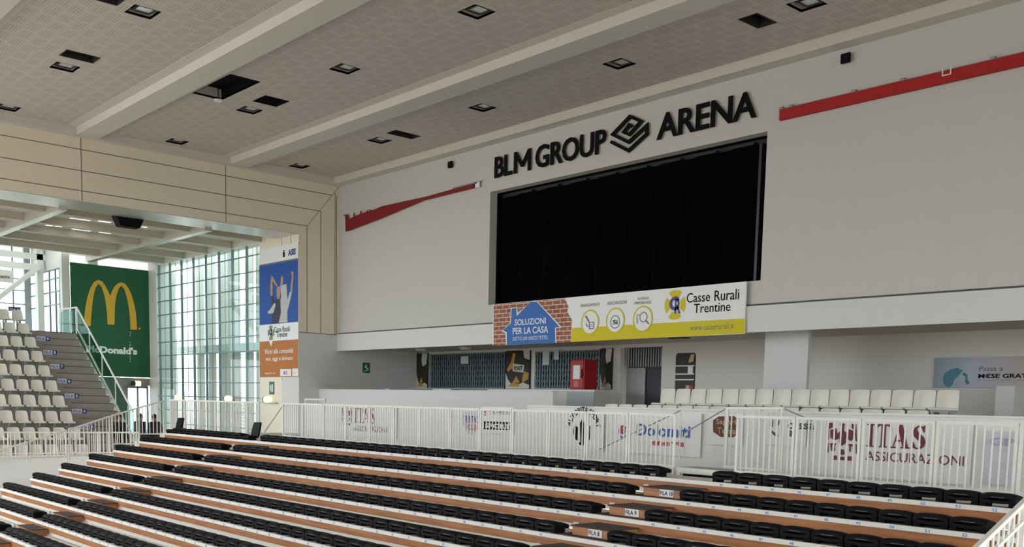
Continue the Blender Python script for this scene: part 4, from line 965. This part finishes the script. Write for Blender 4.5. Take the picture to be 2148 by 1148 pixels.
def itas(P, C, m1, m2, sub):
    """serif I T A S drawn as polygons: C maps unit coords (0..4, 0..1) to px"""
    q = []
    q += [[(0.0, 0), (.42, 0), (.42, .05), (.34, .07), (.34, .93), (.42, .95), (.42, 1), (0, 1), (0, .95), (.08, .93), (.08, .07), (0, .05)]]
    q += [[(.55, 1), (1.42, 1), (1.45, .72), (1.38, .72), (1.30, .9), (1.12, .94), (1.12, .07), (1.22, .05), (1.22, 0), (.74, 0), (.74, .05), (.84, .07), (.84, .94), (.66, .9), (.58, .72), (.52, .72)]]
    q += [[(1.42, 0), (1.75, 0), (1.75, .05), (1.62, .07), (1.70, .28), (1.98, .28), (1.98, .36), (1.73, .36), (1.86, .74), (2.10, .07), (2.0, .05), (2.0, 0), (2.52, 0), (2.52, .05), (2.43, .07), (2.06, 1), (1.88, 1), (1.55, .07), (1.42, .05)]]
    s = [(.02, .30), (.10, .30), (.22, .08), (.40, .06), (.50, .16), (.46, .28), (.12, .52), (.04, .70), (.12, .90), (.34, 1.0), (.56, .95), (.62, 1.0), (.66, 1.0), (.66, .70), (.60, .70), (.50, .88), (.36, .94), (.26, .86), (.28, .76), (.64, .50), (.74, .30), (.66, .10), (.44, 0), (.22, .0), (.08, .06), (.02, .02)]
    q += [[(2.62 + a * 1.05, b) for a, b in s]]
    P.polys('lettering', [[C(a, b) for a, b in z] for z in q], m1, 2)
# right ITAS board
t_, P = board(1700, 2045, 884, 993, 'white sponsor board with big maroon serif letters behind the right railing')
A0, A1, A2 = H(1035, 595), H(1790, 635), H(1050, 300)
a0, a1 = P.at(*A0), P.at(*A1)
zt0 = P.at(*A2).z
def CI(u, v):
    p = Vector((a0.x + (a1.x - a0.x) * u / 3.4, 0, a0.z + (zt0 - a0.z) * v)); return p
def itas3(P, a0, a1, zt, m, sc=1.0):
    q = []; U, V = P.UV(); y = P.val + P.sgn * 0.008
    def Cm(u, v): return (a0.x + (a1.x - a0.x) * u / 3.40, y, a0.z + (zt - a0.z) * v)
    class D: pass
    d = D(); mbx = MB()
    def polys(name, lst, mm, lay):
        for z in lst: mbx.face(z)
        mbx.build(name, mm, P.p)
    d.polys = polys
    itas(d, Cm, m, m, None)
itas3(P, a0, a1, zt0, M_MAROON)
P.text('lettering', 'ASSICURAZIONI', H(1025, 768), (2022, 976.5), H(1025, 650), M_MAROON, 2)
U, V = P.UV()
def shield(P, pts, m, nm='emblem'): P.polys(nm, pts, m, 2)
def itas_emblem(P, F, m):
    P.polys('emblem', [[F(*q) for q in s] for s in (((0, 1), (.18, 1), (.18, .88), (.06, .82), (.05, .55), (0, .5)), ((.1, .8), (.3, .86), (.34, .70), (.42, .78), (.42, .58), (.22, .52), (.1, .6)), ((.42, 1), (.58, 1), (.56, .80), (.64, .74), (.62, .46), (.5, .38), (.40, .46), (.40, .74), (.46, .80)), ((.98, 1), (.82, 1), (.82, .88), (.92, .82), (.95, .55), (1, .5)), ((.9, .8), (.7, .86), (.66, .70), (.62, .62), (.78, .52), (.9, .6)), ((0, .45), (.04, .45), (.04, .2), (0, .15)), ((.96, .45), (1, .45), (1, .15), (.96, .2)), ((.70, .44), (.9, .44), (.9, .38), (.88, .22), (.84, .22), (.84, .38), (.80, .38), (.78, .22), (.74, .22), (.74, .38)), ((.3, .44), (.1, .44), (.1, .38), (.12, .22), (.16, .22), (.16, .38), (.2, .38), (.22, .22), (.26, .22), (.26, .38)), ((.44, .28), (.56, .28), (.58, .16), (.5, .12), (.42, .16)), ((.18, .10), (.32, .10), (.32, -.02), (.18, -.02)), ((.43, .08), (.57, .08), (.57, -.02), (.43, -.02)), ((.68, .10), (.82, .10), (.82, -.02), (.68, -.02)))], m, 2)
def FA(u, v): return (1736 + 62 * u, 887 + 76 * (1 - v) + 3 * u)
itas_emblem(P, FA, M_MAROON)
# left ITAS board
t_, P = board(712, 836, 853, 912, 'white sponsor board with dark serif letters behind the left part of the railing')
a0 = P.at(*(620 + 475 / 4.415, 700 + 825 / 4.415)); a0 = P.at(743, 887); a1 = P.at(787, 888); zt0 = P.at(743, 856).z
itas3(P, a0, a1, zt0, M_MAROON)
P.text('lettering', 'ASSICURAZIONI', (742, 904), (812, 905), (742, 893), M_MAROON, 2)
itas_emblem(P, lambda u, v: (718 + 20 * u, 856 + 36 * (1 - v)), M_MAROON)
# shield + small sponsor boards
t_, P = board(960, 1012, 858, 918, 'white sponsor board with a blue and red shield of letters')
P.poly('shield', [(971, 864), (1006, 862), (1006, 890), (1000, 906), (990, 914), (978, 906), (971, 890)], mat('shield_grey', (0.55, 0.57, 0.66), 0.5, noise=0), 1)
P.text('lettering', 'TRENTINO', (973, 887), (1005, 881), (973, 872), M_NAVY, 2, bold=.03)
P.text('lettering', 'VOLLEY', (978, 902), (1004, 900), (978, 890), M_REDP, 2, bold=.03)
t_, P = board(1013, 1080, 855, 908, 'white sponsor board with a black bar of white letters')
P.text('lettering', 'S', (1016, 872), (1022, 872), (1016, 862), M_REDP, 2, bold=.04)
P.text('lettering', 'TAMPERE', (1025, 869), (1072, 870), (1025, 862), M_GREYINK, 2)
P.poly('black_bar', [(1014, 884), (1073, 886), (1073, 903), (1014, 901)], M_INK, 1)
P.text('lettering', 'SPORT', (1018, 898), (1070, 900), (1018, 888), M_PAPER, 2, bold=.03)
# round black emblem board
t_, P = board(1180, 1270, 866, 940, 'white sponsor board with a round black eagle emblem and arched letters')
c = P.at(1224, 905, 2); U, V = P.UV()
rad = (P.at(1262, 905).x - P.at(1186, 905).x) / 2 * 0.72
text_on('lettering', 'AUTORITA SPORT', c, U, V, 1, 0.13, M_INK, t_, bold=.02, arc=(c, rad, math.radians(168), math.radians(12)))
P.polys('emblem', [[(1221 + a, 908 + b) for a, b in s] for s in (((0, -28), (5, -20), (4, 22), (0, 30), (-3, 22), (-4, -20)), ((-6, -10), (-16, -16), (-18, -2), (-16, 12), (-8, 18), (-6, 4)), ((8, -10), (18, -15), (20, -2), (18, 14), (9, 19), (8, 4)), ((-8, 20), (10, 22), (6, 27), (-4, 26)))], M_INK, 2)
# energy board
t_, P = board(1290, 1475, 868, 948, 'white sponsor board with blue letters over a red word')
P.text('lettering', 'Dolomiti', (1336, 914), (1448, 916), (1336, 889), M_BLUEP, 2, bold=.02)
P.text('lettering', 'energia', (1368, 938), (1438, 940), (1368, 922), M_REDP, 2, bold=.02)
P.text('emblem', 'e', (1300, 911), (1312, 911), (1300, 892), M_REDP, 3, bold=.03)
P.disc('emblem_ring', (1307, 906), 0.13, M_BLUEP, 2, rin=0.10)
t_, P = board(1486, 1560, 868, 932, 'white sponsor board with a brown eight sided badge of gold letters')
P.poly('badge', [(1496, 882), (1508, 874), (1540, 873), (1549, 880), (1548, 912), (1538, 918), (1512, 917), (1496, 906)], M_BROWNP, 1)
P.text('lettering', 'Sapori', (1502, 893), (1544, 894), (1502, 879), M_GOLDP, 2, bold=.01)
P.text('lettering', 'Terra', (1505, 910), (1543, 911), (1505, 897), M_GOLDP, 2, bold=.01)
t_, P = board(1602, 1696, 873, 932, 'white sponsor board with a green and blue swirl and dark letters')
P.poly('emblem', [(1616, 884), (1622, 880), (1622, 896), (1615, 896)], M_GRNP, 2); P.poly('emblem', [(1628, 890), (1636, 880), (1634, 892), (1628, 900)], M_NAVY, 2); P.poly('emblem', [(1618, 902), (1634, 914), (1628, 917), (1618, 908)], M_GRNP, 2)
P.text('lettering', 'cassa', (1652, 900), (1708, 903), (1652, 887), M_GRNP, 2, bold=.02)
P.text('lettering', 'a', (1655, 916), (1663, 916), (1655, 903), M_GRNP, 2, bold=.04)
t_, P = board(2062, 2146, 908, 1015, 'pale lilac sponsor board at the right end of the parapet', m=mat('lilac_print', (0.64, 0.64, 0.72), 0.6, noise=0.12, scale=5))
P.text('lettering', 'GPI', (2076, 935), (2136, 938), (2076, 918), mat('faint_print', (0.42, 0.42, 0.58), 0.6, noise=0), 2, bold=.03)

# white seats behind the parapet
struct('floor_seats', MB().box(16.6, 26.6, -2.35, -0.72, -0.06, 0.93).box(16.6, 26.6, -3.2, -2.35, -0.06, 0.50), M_WHITE)
def tribune_seat(name):
    """white tribune seat facing -Y; origin on the floor below its front edge"""
    t_ = thing(name, 'white tribune seat', 'seat')
    def back(u, v):
        yy = abs(u - .5) * 2; wd = 0.485 - 0.04 * v ** 3
        return ((u - .5) * wd, 0.40 + 0.07 * v - 0.05 * yy ** 2 + 0.03 * (1 - v) ** 2, 0.44 + 0.38 * v * (1 - .05 * yy ** 6))
    g = MB().grid(back, 10, 8); g.grid(lambda u, v: tuple(a + b for a, b in zip(back(1 - u, v), (0, 0.03, 0))), 10, 8)
    g.build('backrest', M_SEATW, t_, smooth=True)
    MB().box(-0.23, 0.23, 0.0, 0.42, 0.40, 0.45).build('seat', M_SEATW, t_, bevel=0.018)
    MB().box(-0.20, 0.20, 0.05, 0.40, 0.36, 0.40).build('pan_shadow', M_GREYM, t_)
    for x in (-0.16, 0.16): MB().box(x - .02, x + .02, 0.14, 0.34, 0.0, 0.36).build('leg', M_GREYM, t_)
    return t_
p0 = tribune_seat('tribune_seat'); n_ = 0
for row, (x0, y, z, cnt) in {'back': (18.55, -1.75, 0.93, 16), 'front': (17.35, -2.62, 0.50, 18)}.items():
    for i in range(cnt):
        loc = (x0 + 0.5 * i, y, z)
        o = p0 if n_ == 0 else copy_tree(p0, loc); o.location = loc; n_ += 1
        k = i + 1
        pos = ('%s from the left' % ORD[k]) if k <= cnt // 2 else ('%s from the right' % ORD[cnt - i])
        if cnt - i == 1: pos = 'at the right end'
        tag(o, 'white tribune seat, %s in the %s row behind the parapet' % (pos, row), 'seat', 'white seats behind the parapet')

# ================================================================ TIERS
Y11, Z11, TR, TZ = -8.1044, 0.0, 0.8337, 0.2791
XL, XR = 2.408, 31.0
NAMES = {11: 'the topmost tier', 10: 'the tier signed FILA 10', 9: 'the tier signed FILA 9', 8: 'the tier signed FILA 8', 7: 'the tier below FILA 8', 6: 'the second tier below FILA 8', 5: 'the third tier below FILA 8', 4: 'the fourth tier below FILA 8', 3: 'the fifth tier below FILA 8', 2: 'the sixth tier below FILA 8', 1: 'the lowest tier'}
def seat_x(n): return 2.66 + (n - 1) * .5 if n <= 12 else (23.88 - (42 - n) * .5 if n <= 42 else 25.525 + (n - 43) * .5)
for r in range(11, 0, -1):
    y = Y11 - (11 - r) * TR; z = Z11 - (11 - r) * TZ
    t_ = thing('seating_tier', 'brown faced seating tier with white nosing, %s' % NAMES[r].replace('the ', '', 1), 'seating tier', (15, y, z - TZ), 'brown seating tiers')
    MB().box(XL, XR, y + 0.06, y + TR - 0.005, z - 0.05, z + 0.02).build('tread', M_TREAD, t_)
    MB().box(XL, XR, y, y + 0.06, z - 0.038, z + 0.028).build('nosing', M_NOSE, t_)
    MB().box(XL, XR, y + 0.02, y + 0.05, z - 0.168, z - 0.039).build('fascia', M_WOOD, t_)
    MB().box(XL, XR, y + 0.04, y + 0.06, z - TZ + 0.021, z - 0.169).build('riser', M_NOSE, t_)
    for xa, xb_ in ((24.16, 25.26), (8.43, 9.10)):
        if r < 11: MB().box(xa, xb_, y + 0.06, y + TR - 0.01, z + 0.02, z + 0.032).build('aisle_mat', M_DARKTOP, t_)
    lst = []
    for n in range(1, 53):
        d = Vector((seat_x(n), y, z)) - CC; w_ = d.dot(r2); px = CCX + CF * d.dot(r0) / w_; py = CCY + CF * d.dot(r1) / w_
        if not (-10 < px < 2160 and py < 1165) or w_ > 26: continue
        lst.append(text_on('n', str(n), (seat_x(n) - 0.028, y - 0.002, z - 0.028), LU, LV, 0.07, 0.042, M_NUM, None, bold=0.02))
    if lst:
        bm = bmesh.new()
        for o in lst: bm.from_mesh(o.data)
        me = bpy.data.meshes.new('seat_numbers'); bm.to_mesh(me); bm.free(); me.materials.append(M_NUM)
        for o in lst: bpy.data.objects.remove(o)
        o = bpy.data.objects.new('seat_numbers', me); COL.objects.link(o); o.parent = t_; o.matrix_parent_inverse = Matrix.Translation(-t_.location)
    # aisle steps
    if r < 11:
        zf = z + 0.032
        for xa, xb_, ya, big in ((24.36, 25.20, y + 0.24, True), (8.62, 9.75, y + 0.50, False)):
            nm_ = {10: 'signed FILA 10', 9: 'signed FILA 9', 8: 'signed FILA 8', 7: 'on the tier below FILA 8'}.get(r, 'on the %s tier below FILA 8' % ORD[8 - r])
            lab = ('wooden aisle step box with dark top, %s' % nm_) if big else 'wooden far aisle step box with dark top, %s' % NAMES[r].replace('the ', 'on the ', 1)
            sb = thing('aisle_step', lab, 'step', ((xa + xb_) / 2, ya, zf), 'aisle step boxes')
            MB().box(xa, xb_, ya, y + TR + 0.015, zf, zf + 0.135).build('box', M_WOOD, sb)
            MB().box(xa - .02, xb_ + .02, ya - .025, y + TR + 0.015, zf + 0.135, zf + 0.155).build('top', M_DARKTOP, sb)
            if big and r in (10, 9, 8):
                pl = MB().box(xa + .36, xa + .66, ya - .008, ya, zf + .012, zf + .128).build('plate', M_PAPER, sb)
                text_on('lettering', 'FILA %d' % r, (xa + .375, ya - .011, zf + .035), LU, LV, 0.27 if r == 10 else 0.235, 0.07, M_INK, pl, bold=0.012)
            mk = MB().box(xa - .15 if big else 8.46, (xa - .09) if big else 8.53, y + .40, y + .46, zf, zf + .17).build('aisle_marker', M_PAPER); tag(mk, 'small white marker block at the aisle edge, %s%s' % ('' if big else 'far aisle, ', NAMES[r]), 'marker', 'aisle marker blocks')
# one folding seat
def folding_seat(name, up=False, open_=False):
    t_ = thing(name, 'black folding seat', 'seat')
    if not open_: MB().box(-0.20, 0.20, 0.33, 0.35, 0.021, 0.10).build('slot_shade', mat('dark_seat_panel', (0.035, 0.03, 0.024), 0.8, noise=0.2, scale=15), t_)  # dark plate stands in for the shade inside the seat slot
    for x in (-0.17, 0.17): MB().box(x * 1.13 - .045, x * 1.13 + .045, 0.08, 0.27, 0.021, 0.105).build('leg', M_BLACK2, t_)
    def pan(u, v):
        xx = abs(u - .5) * 2; a = (v - .5) * 2
        return ((u - .5) * 0.48, 0.235 + a * 0.165, 0.140 - 0.012 * math.cos(xx * math.pi / 2) + 0.012 * xx ** 4 - 0.015 * a ** 4)
    g = MB().grid(pan, 8, 6); g.grid(lambda u, v: tuple(p + q for p, q in zip(pan(1 - u, v), (0, 0, -0.042))), 8, 6)
    rim = [pan(i / 8, 0) for i in range(9)]
    for i in range(8): g.face([rim[i], rim[i + 1], (rim[i + 1][0], rim[i + 1][1], rim[i + 1][2] - .042), (rim[i][0], rim[i][1], rim[i][2] - .042)])
    for uu in (0, 1):
        e_ = [pan(uu, j / 6) for j in range(7)]
        for j in range(6): g.face([e_[j], e_[j + 1], (e_[j + 1][0], e_[j + 1][1], e_[j + 1][2] - .042), (e_[j][0], e_[j][1], e_[j][2] - .042)])
    g.build('seat', M_BLACK, t_, smooth=True)
    if not up:
        def bk_(u, v):
            xx = abs(u - .5) * 2; a = v
            y = 0.07 + a * 0.33; h = 0.192 + 0.016 * (1 - xx ** 3) - 0.02 * (2 * a - 1) ** 4 - 0.02 * a ** 3 + 0.010 * math.sin(a * math.pi * 2)
            return ((u - .5) * (0.492 - 0.012 * (2 * a - 1) ** 2), y, h - 0.008 * xx ** 6)
        g = MB().grid(bk_, 10, 8); g.grid(lambda u, v: tuple(p + q for p, q in zip(bk_(1 - u, v), (0, 0, -0.045))), 10, 8)
        for vv in (0, 1):
            e_ = [bk_(i / 10, vv) for i in range(11)]
            for j in range(10): g.face([e_[j], e_[j + 1], (e_[j + 1][0], e_[j + 1][1], e_[j + 1][2] - .045), (e_[j][0], e_[j][1], e_[j][2] - .045)])
        for uu in (0, 1):
            e_ = [bk_(uu, j / 8) for j in range(9)]
            for j in range(8): g.face([e_[j], e_[j + 1], (e_[j + 1][0], e_[j + 1][1], e_[j + 1][2] - .045), (e_[j][0], e_[j][1], e_[j][2] - .045)])
        g.build('backrest', M_BLACK, t_, smooth=True)
        MB().box(-0.09, 0.09, 0.070, 0.08, 0.154, 0.160).build('handle', M_GREYM, t_)  # grey strip paints the highlight along the handle slot
    else:
        def bk_(u, v):
            xx = abs(u - .5) * 2
            return ((u - .5) * (0.46 - 0.06 * v ** 4), 0.40 + 0.10 * v - 0.03 * xx ** 2, 0.12 + 0.42 * v * (1 - .03 * xx ** 6))
        g = MB().grid(bk_, 10, 8); g.grid(lambda u, v: tuple(p + q for p, q in zip(bk_(1 - u, v), (0, 0.05, 0))), 10, 8)
        for uu in (0, 1):
            e_ = [bk_(uu, j / 8) for j in range(9)]
            for j in range(8): g.face([e_[j], e_[j + 1], (e_[j + 1][0], e_[j + 1][1] + .05, e_[j + 1][2]), (e_[j][0], e_[j][1] + .05, e_[j][2])])
        e_ = [bk_(i / 10, 1) for i in range(11)]
        for j in range(10): g.face([e_[j], e_[j + 1], (e_[j + 1][0], e_[j + 1][1] + .05, e_[j + 1][2]), (e_[j][0], e_[j][1] + .05, e_[j][2])])
        g.build('backrest', M_BLACK, t_, smooth=True)
    return t_
spots = []
for r in range(11, 0, -1):
    y = Y11 - (11 - r) * TR; z = Z11 - (11 - r) * TZ
    for n in range(1, 53):
        d = Vector((seat_x(n), y + .3, z + .1)) - CC; w_ = d.dot(r2); px = CCX + CF * d.dot(r0) / w_; py = CCY + CF * d.dot(r1) / w_
        if px < -60 or px > 2230 or py > 1240: continue
        vis = -8 < px < 2156 and py < 1158
        spots.append((not vis, w_, r, n, (seat_x(n), y, z)))
spots.sort()
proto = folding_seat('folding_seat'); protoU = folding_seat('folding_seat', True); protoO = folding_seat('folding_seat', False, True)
usedU = False; used = False; usedO = False
def seat_label(r, n):
    if n >= 43: s = 'behind blue number %d' % n
    elif n >= 28: s = '%s left of the signed aisle' % ORD[43 - n]
    elif n >= 13: s = '%s right of the far aisle' % ORD[n - 12]
    else: s = '%s from the left end' % ORD[n]
    return 'black folded seat %s, %s' % (s, NAMES[r])
far = MB()
cnt_ = 0
UPR = {(11, 1), (11, 12)}
spots.sort(key=lambda s: (s[3] not in (1, 12) or s[2] != 11, s[0], s[1]))
for nv, w_, r, n, loc in spots:
    if (r, n) in UPR:
        o = protoU if not usedU else copy_tree(protoU, loc); usedU = True; o.location = loc
        tag(o, 'black seat with its backrest raised, %s of the topmost left block' % ('left end' if n == 1 else 'right end'), 'seat', 'black folding seats'); cnt_ += 1
        continue
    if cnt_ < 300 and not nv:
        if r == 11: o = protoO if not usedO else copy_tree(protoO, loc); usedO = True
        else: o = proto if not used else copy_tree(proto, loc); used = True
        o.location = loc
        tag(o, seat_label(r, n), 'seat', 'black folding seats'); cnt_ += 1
    else:
        for ch in proto.children:
            if ch.name.startswith(('handle', 'slot_shade')): continue
            k = len(far.v); far.v += [tuple(v.co + Vector(loc)) for v in ch.data.vertices]
            for p in ch.data.polygons: far.f.append(tuple(k + i for i in p.vertices)); far.m.append(0)
o = far.build('folding_seats', M_BLACK, None, smooth=True); tag(o, 'the rest of the black folded seats, at the far left ends of the tiers', 'seats', None, 'stuff')

# handrail at the right end of the tiers
t_ = thing('stair_railing', 'white sloping bar railing at the lower right corner beside the tiers', 'railing', (31.15, -9, -0.5))
XH = 31.12; zr = lambda y, o=0: 0.292 + (y + 9.872) * 0.383 + o
MB().bar((XH, -12.5, zr(-12.5)), (XH, -8.7, zr(-8.7)), 0.06, 0.05).build('top_rail', M_RAIL, t_)
MB().bar((XH, -12.5, zr(-12.5, -.62)), (XH, -8.7, zr(-8.7, -.62)), 0.05, 0.05).build('bottom_rail', M_RAIL, t_)
MB().bar((XH, -12.5, zr(-12.5, -.22)), (XH, -8.7, zr(-8.7, -.22)), 0.04, 0.04).build('middle_rail', M_RAIL, t_)
for i in range(30):
    y = -12.4 + i * 0.125
    if i % 8 == 4: MB().box(XH - .03, XH + .03, y - .03, y + .03, zr(y, -1.2), zr(y)).build('post', M_RAIL, t_)
    else: MB().tube((XH, y, zr(y, -.62)), (XH, y, zr(y)), 0.014, 6).build('baluster', M_RAIL, t_)
lp = MB()
for a, b in (((-10.05, -.12), (-9.55, -.12)), ((-10.05, -.12), (-10.05, -.5)), ((-9.55, -.12), (-9.55, -.5))): lp.tube((XH - .08, a[0], zr(a[0], a[1])), (XH - .08, b[0], zr(b[0], b[1])), 0.02)
lp.build('grab_loop', M_RAIL, t_)

# ================================================================ PEOPLE
def person(x, y, z, yaw, label, h=1.76, arm=0.0, broad=1.15):
    t_ = thing('person', label, 'person', (x, y, z))
    J_ = {'pel': (0, 0, .53), 'ab': (0, .005, .62), 'ch': (0, .0, .74), 'nk': (0, -.005, .835), 'nk2': (0, .005, .865), 'hd': (0, .02, .925), 'hd2': (0, .015, .975),
          'shl': (-.105, 0, .805), 'ell': (-.135, -.01, .64), 'wrl': (-.12, .05 + arm, .50), 'hal': (-.115, .07 + arm, .455),
          'shr': (.105, 0, .805), 'elr': (.135, -.01, .64), 'wrr': (.12, .05, .50), 'har': (.115, .07, .455),
          'hil': (-.055, 0, .50), 'knl': (-.06, .015, .28), 'anl': (-.06, 0, .045), 'tol': (-.065, .085, .02),
          'hir': (.055, 0, .50), 'knr': (.06, .015, .28), 'anr': (.06, 0, .045), 'tor': (.065, .085, .02)}
    for k_ in list(J_):
        J_[k_] = (J_[k_][0] * (broad if k_[:2] not in ('hd', 'nk') else 1), J_[k_][1], J_[k_][2])
    R_ = dict(pel=(.088, .066), ab=(.085, .062), ch=(.098, .068), nk=(.045, .04), nk2=(.032, .034), hd=(.044, .056), hd2=(.036, .044), shl=(.04, .04), shr=(.04, .04), ell=(.029, .029), elr=(.029, .029), wrl=(.02, .02), wrr=(.02, .02), hal=(.02, .014), har=(.02, .014), hil=(.05, .055), hir=(.05, .055), knl=(.034, .036), knr=(.034, .036), anl=(.024, .028), anr=(.024, .028), tol=(.024, .016), tor=(.024, .016))
    E_ = [('pel', 'ab'), ('ab', 'ch'), ('ch', 'nk'), ('nk', 'nk2'), ('nk2', 'hd'), ('hd', 'hd2'), ('ch', 'shl'), ('shl', 'ell'), ('ell', 'wrl'), ('wrl', 'hal'), ('ch', 'shr'), ('shr', 'elr'), ('elr', 'wrr'), ('wrr', 'har'), ('pel', 'hil'), ('hil', 'knl'), ('knl', 'anl'), ('anl', 'tol'), ('pel', 'hir'), ('hir', 'knr'), ('knr', 'anr'), ('anr', 'tor')]
    # five short fingers and a thumb are rooted in each palm
    for s, sg in (('l', -1), ('r', 1)):
        bx, by, bz = J_['ha' + s]
        for i, (dy, ln) in enumerate(((-.012, .040), (-.004, .048), (.004, .046), (.012, .036))):
            k1 = 'f%s%d' % (s, i); J_[k1] = (bx - sg * .004, by + dy + .006, bz - ln * .6); R_[k1] = (.0052, .0052); E_.append(('ha' + s, k1))
            k2 = k1 + 'b'; J_[k2] = (bx - sg * .012, by + dy + .010, bz - ln); R_[k2] = (.0045, .0045); E_.append((k1, k2))
        k1 = 't' + s; J_[k1] = (bx - sg * .008, by + .028, bz + .005); R_[k1] = (.006, .006); E_.append(('ha' + s, k1))
        k2 = k1 + 'b'; J_[k2] = (bx - sg * .014, by + .034, bz - .018); R_[k2] = (.005, .005); E_.append((k1, k2))
    for k_ in ('pel', 'ab', 'ch', 'shl', 'shr', 'ell', 'elr'): R_[k_] = (R_[k_][0] * broad, R_[k_][1] * broad)
    ks = list(J_); me = bpy.data.meshes.new('body'); me.from_pydata([tuple(Vector(J_[k]) * h) for k in ks], [(ks.index(a), ks.index(b)) for a, b in E_], [])
    ob = bpy.data.objects.new('tmp', me); COL.objects.link(ob)
    md = ob.modifiers.new('s', 'SKIN'); sv = me.skin_vertices[0].data
    for i, k in enumerate(ks): sv[i].radius = (R_[k][0] * h, R_[k][1] * h); sv[i].use_root = (k == 'pel')
    sb = ob.modifiers.new('u', 'SUBSURF'); sb.levels = 2; sb.render_levels = 2
    dg = bpy.context.evaluated_depsgraph_get(); dg.update(); body = bpy.data.meshes.new_from_object(ob.evaluated_get(dg)); bpy.data.objects.remove(ob)
    # face: nose, brow and chin pushed out of the head
    for v in body.vertices:
        hz = v.co.z / h
        if hz > .88 and v.co.y > 0:
            if abs(v.co.x) < .014 * h and .915 < hz < .945: v.co.y += .012 * h
            if abs(v.co.x) < .02 * h and .885 < hz < .905: v.co.y += .006 * h
    body.materials.clear()
    for m in (M_DARKCL, M_SKIN): body.materials.append(m)
    for p in body.polygons:
        hz = p.center.z / h; p.use_smooth = True
        p.material_index = 1 if hz > .85 or (hz < .50 and abs(p.center.x) > .095 * h * broad) else 0
    M3 = Matrix.Rotation(yaw, 4, 'Z'); body.transform(M3); body.name = 'body'
    objm('body', body, t_)
    hr = MB(); Cn = Vector((0, .008 * h, .938 * h))
    def hs(u, v):
        th = u * 2 * math.pi; ph = v * math.radians(108 - 38 * max(0, math.sin(th)))
        p = Vector((math.cos(th) * math.sin(ph) * .05 * h, math.sin(th) * math.sin(ph) * .062 * h, math.cos(ph) * .066 * h)) + Cn
        return M3 @ p
    hr.grid(hs, 20, 8); o = hr.build('hair', M_HAIR, None, smooth=True); o.parent = t_
    for sg in (-1, 1):
        e_ = MB(); p = M3 @ Vector((sg * .016 * h, .046 * h, .935 * h)); e_.tube(p, M3 @ Vector((sg * .016 * h, .060 * h, .935 * h)), .005 * h, 8); o = e_.build('eye', M_INK, None); o.parent = t_
        e_ = MB(); e_.tube(M3 @ Vector((sg * .044 * h, .01 * h, .925 * h)), M3 @ Vector((sg * .052 * h, .005 * h, .925 * h)), .014 * h, 8); o = e_.build('ear', M_SKIN, None); o.parent = t_
    jk = MB()
    def jf(u, v):
        th = u * 2 * math.pi; zz = .45 + v * .375
        wx = (.098 * broad + .012 * math.sin(v * math.pi) + (.018 if v > .7 else 0) * (1 - v) * 3); wy = .078 * broad - .012 * abs(v - .6)
        sl = 1 - .70 * max(0, (v - .64) / .36) ** 1.8
        return M3 @ (Vector((math.cos(th) * wx * sl, math.sin(th) * wy * (sl * .5 + .5), zz)) * h)
    jk.grid(jf, 20, 8); o = jk.build('jacket', M_DARKCL, None, smooth=True); o.parent = t_
    return t_
person(-1.5, -8.15, -1.2, math.radians(-70), 'person in dark clothes behind the sloping railing, leftmost of three', 1.74, 0.02, 1.25)
person(-1.0, -7.60, -1.2, math.radians(10), 'person in dark jacket with arm bent behind the railing, middle of three', 1.80, 0.06, 1.38)
person(-1.1, -7.02, -1.2, math.radians(120), 'person in dark jacket behind the railing, rightmost of three', 1.78, 0.0, 1.3)
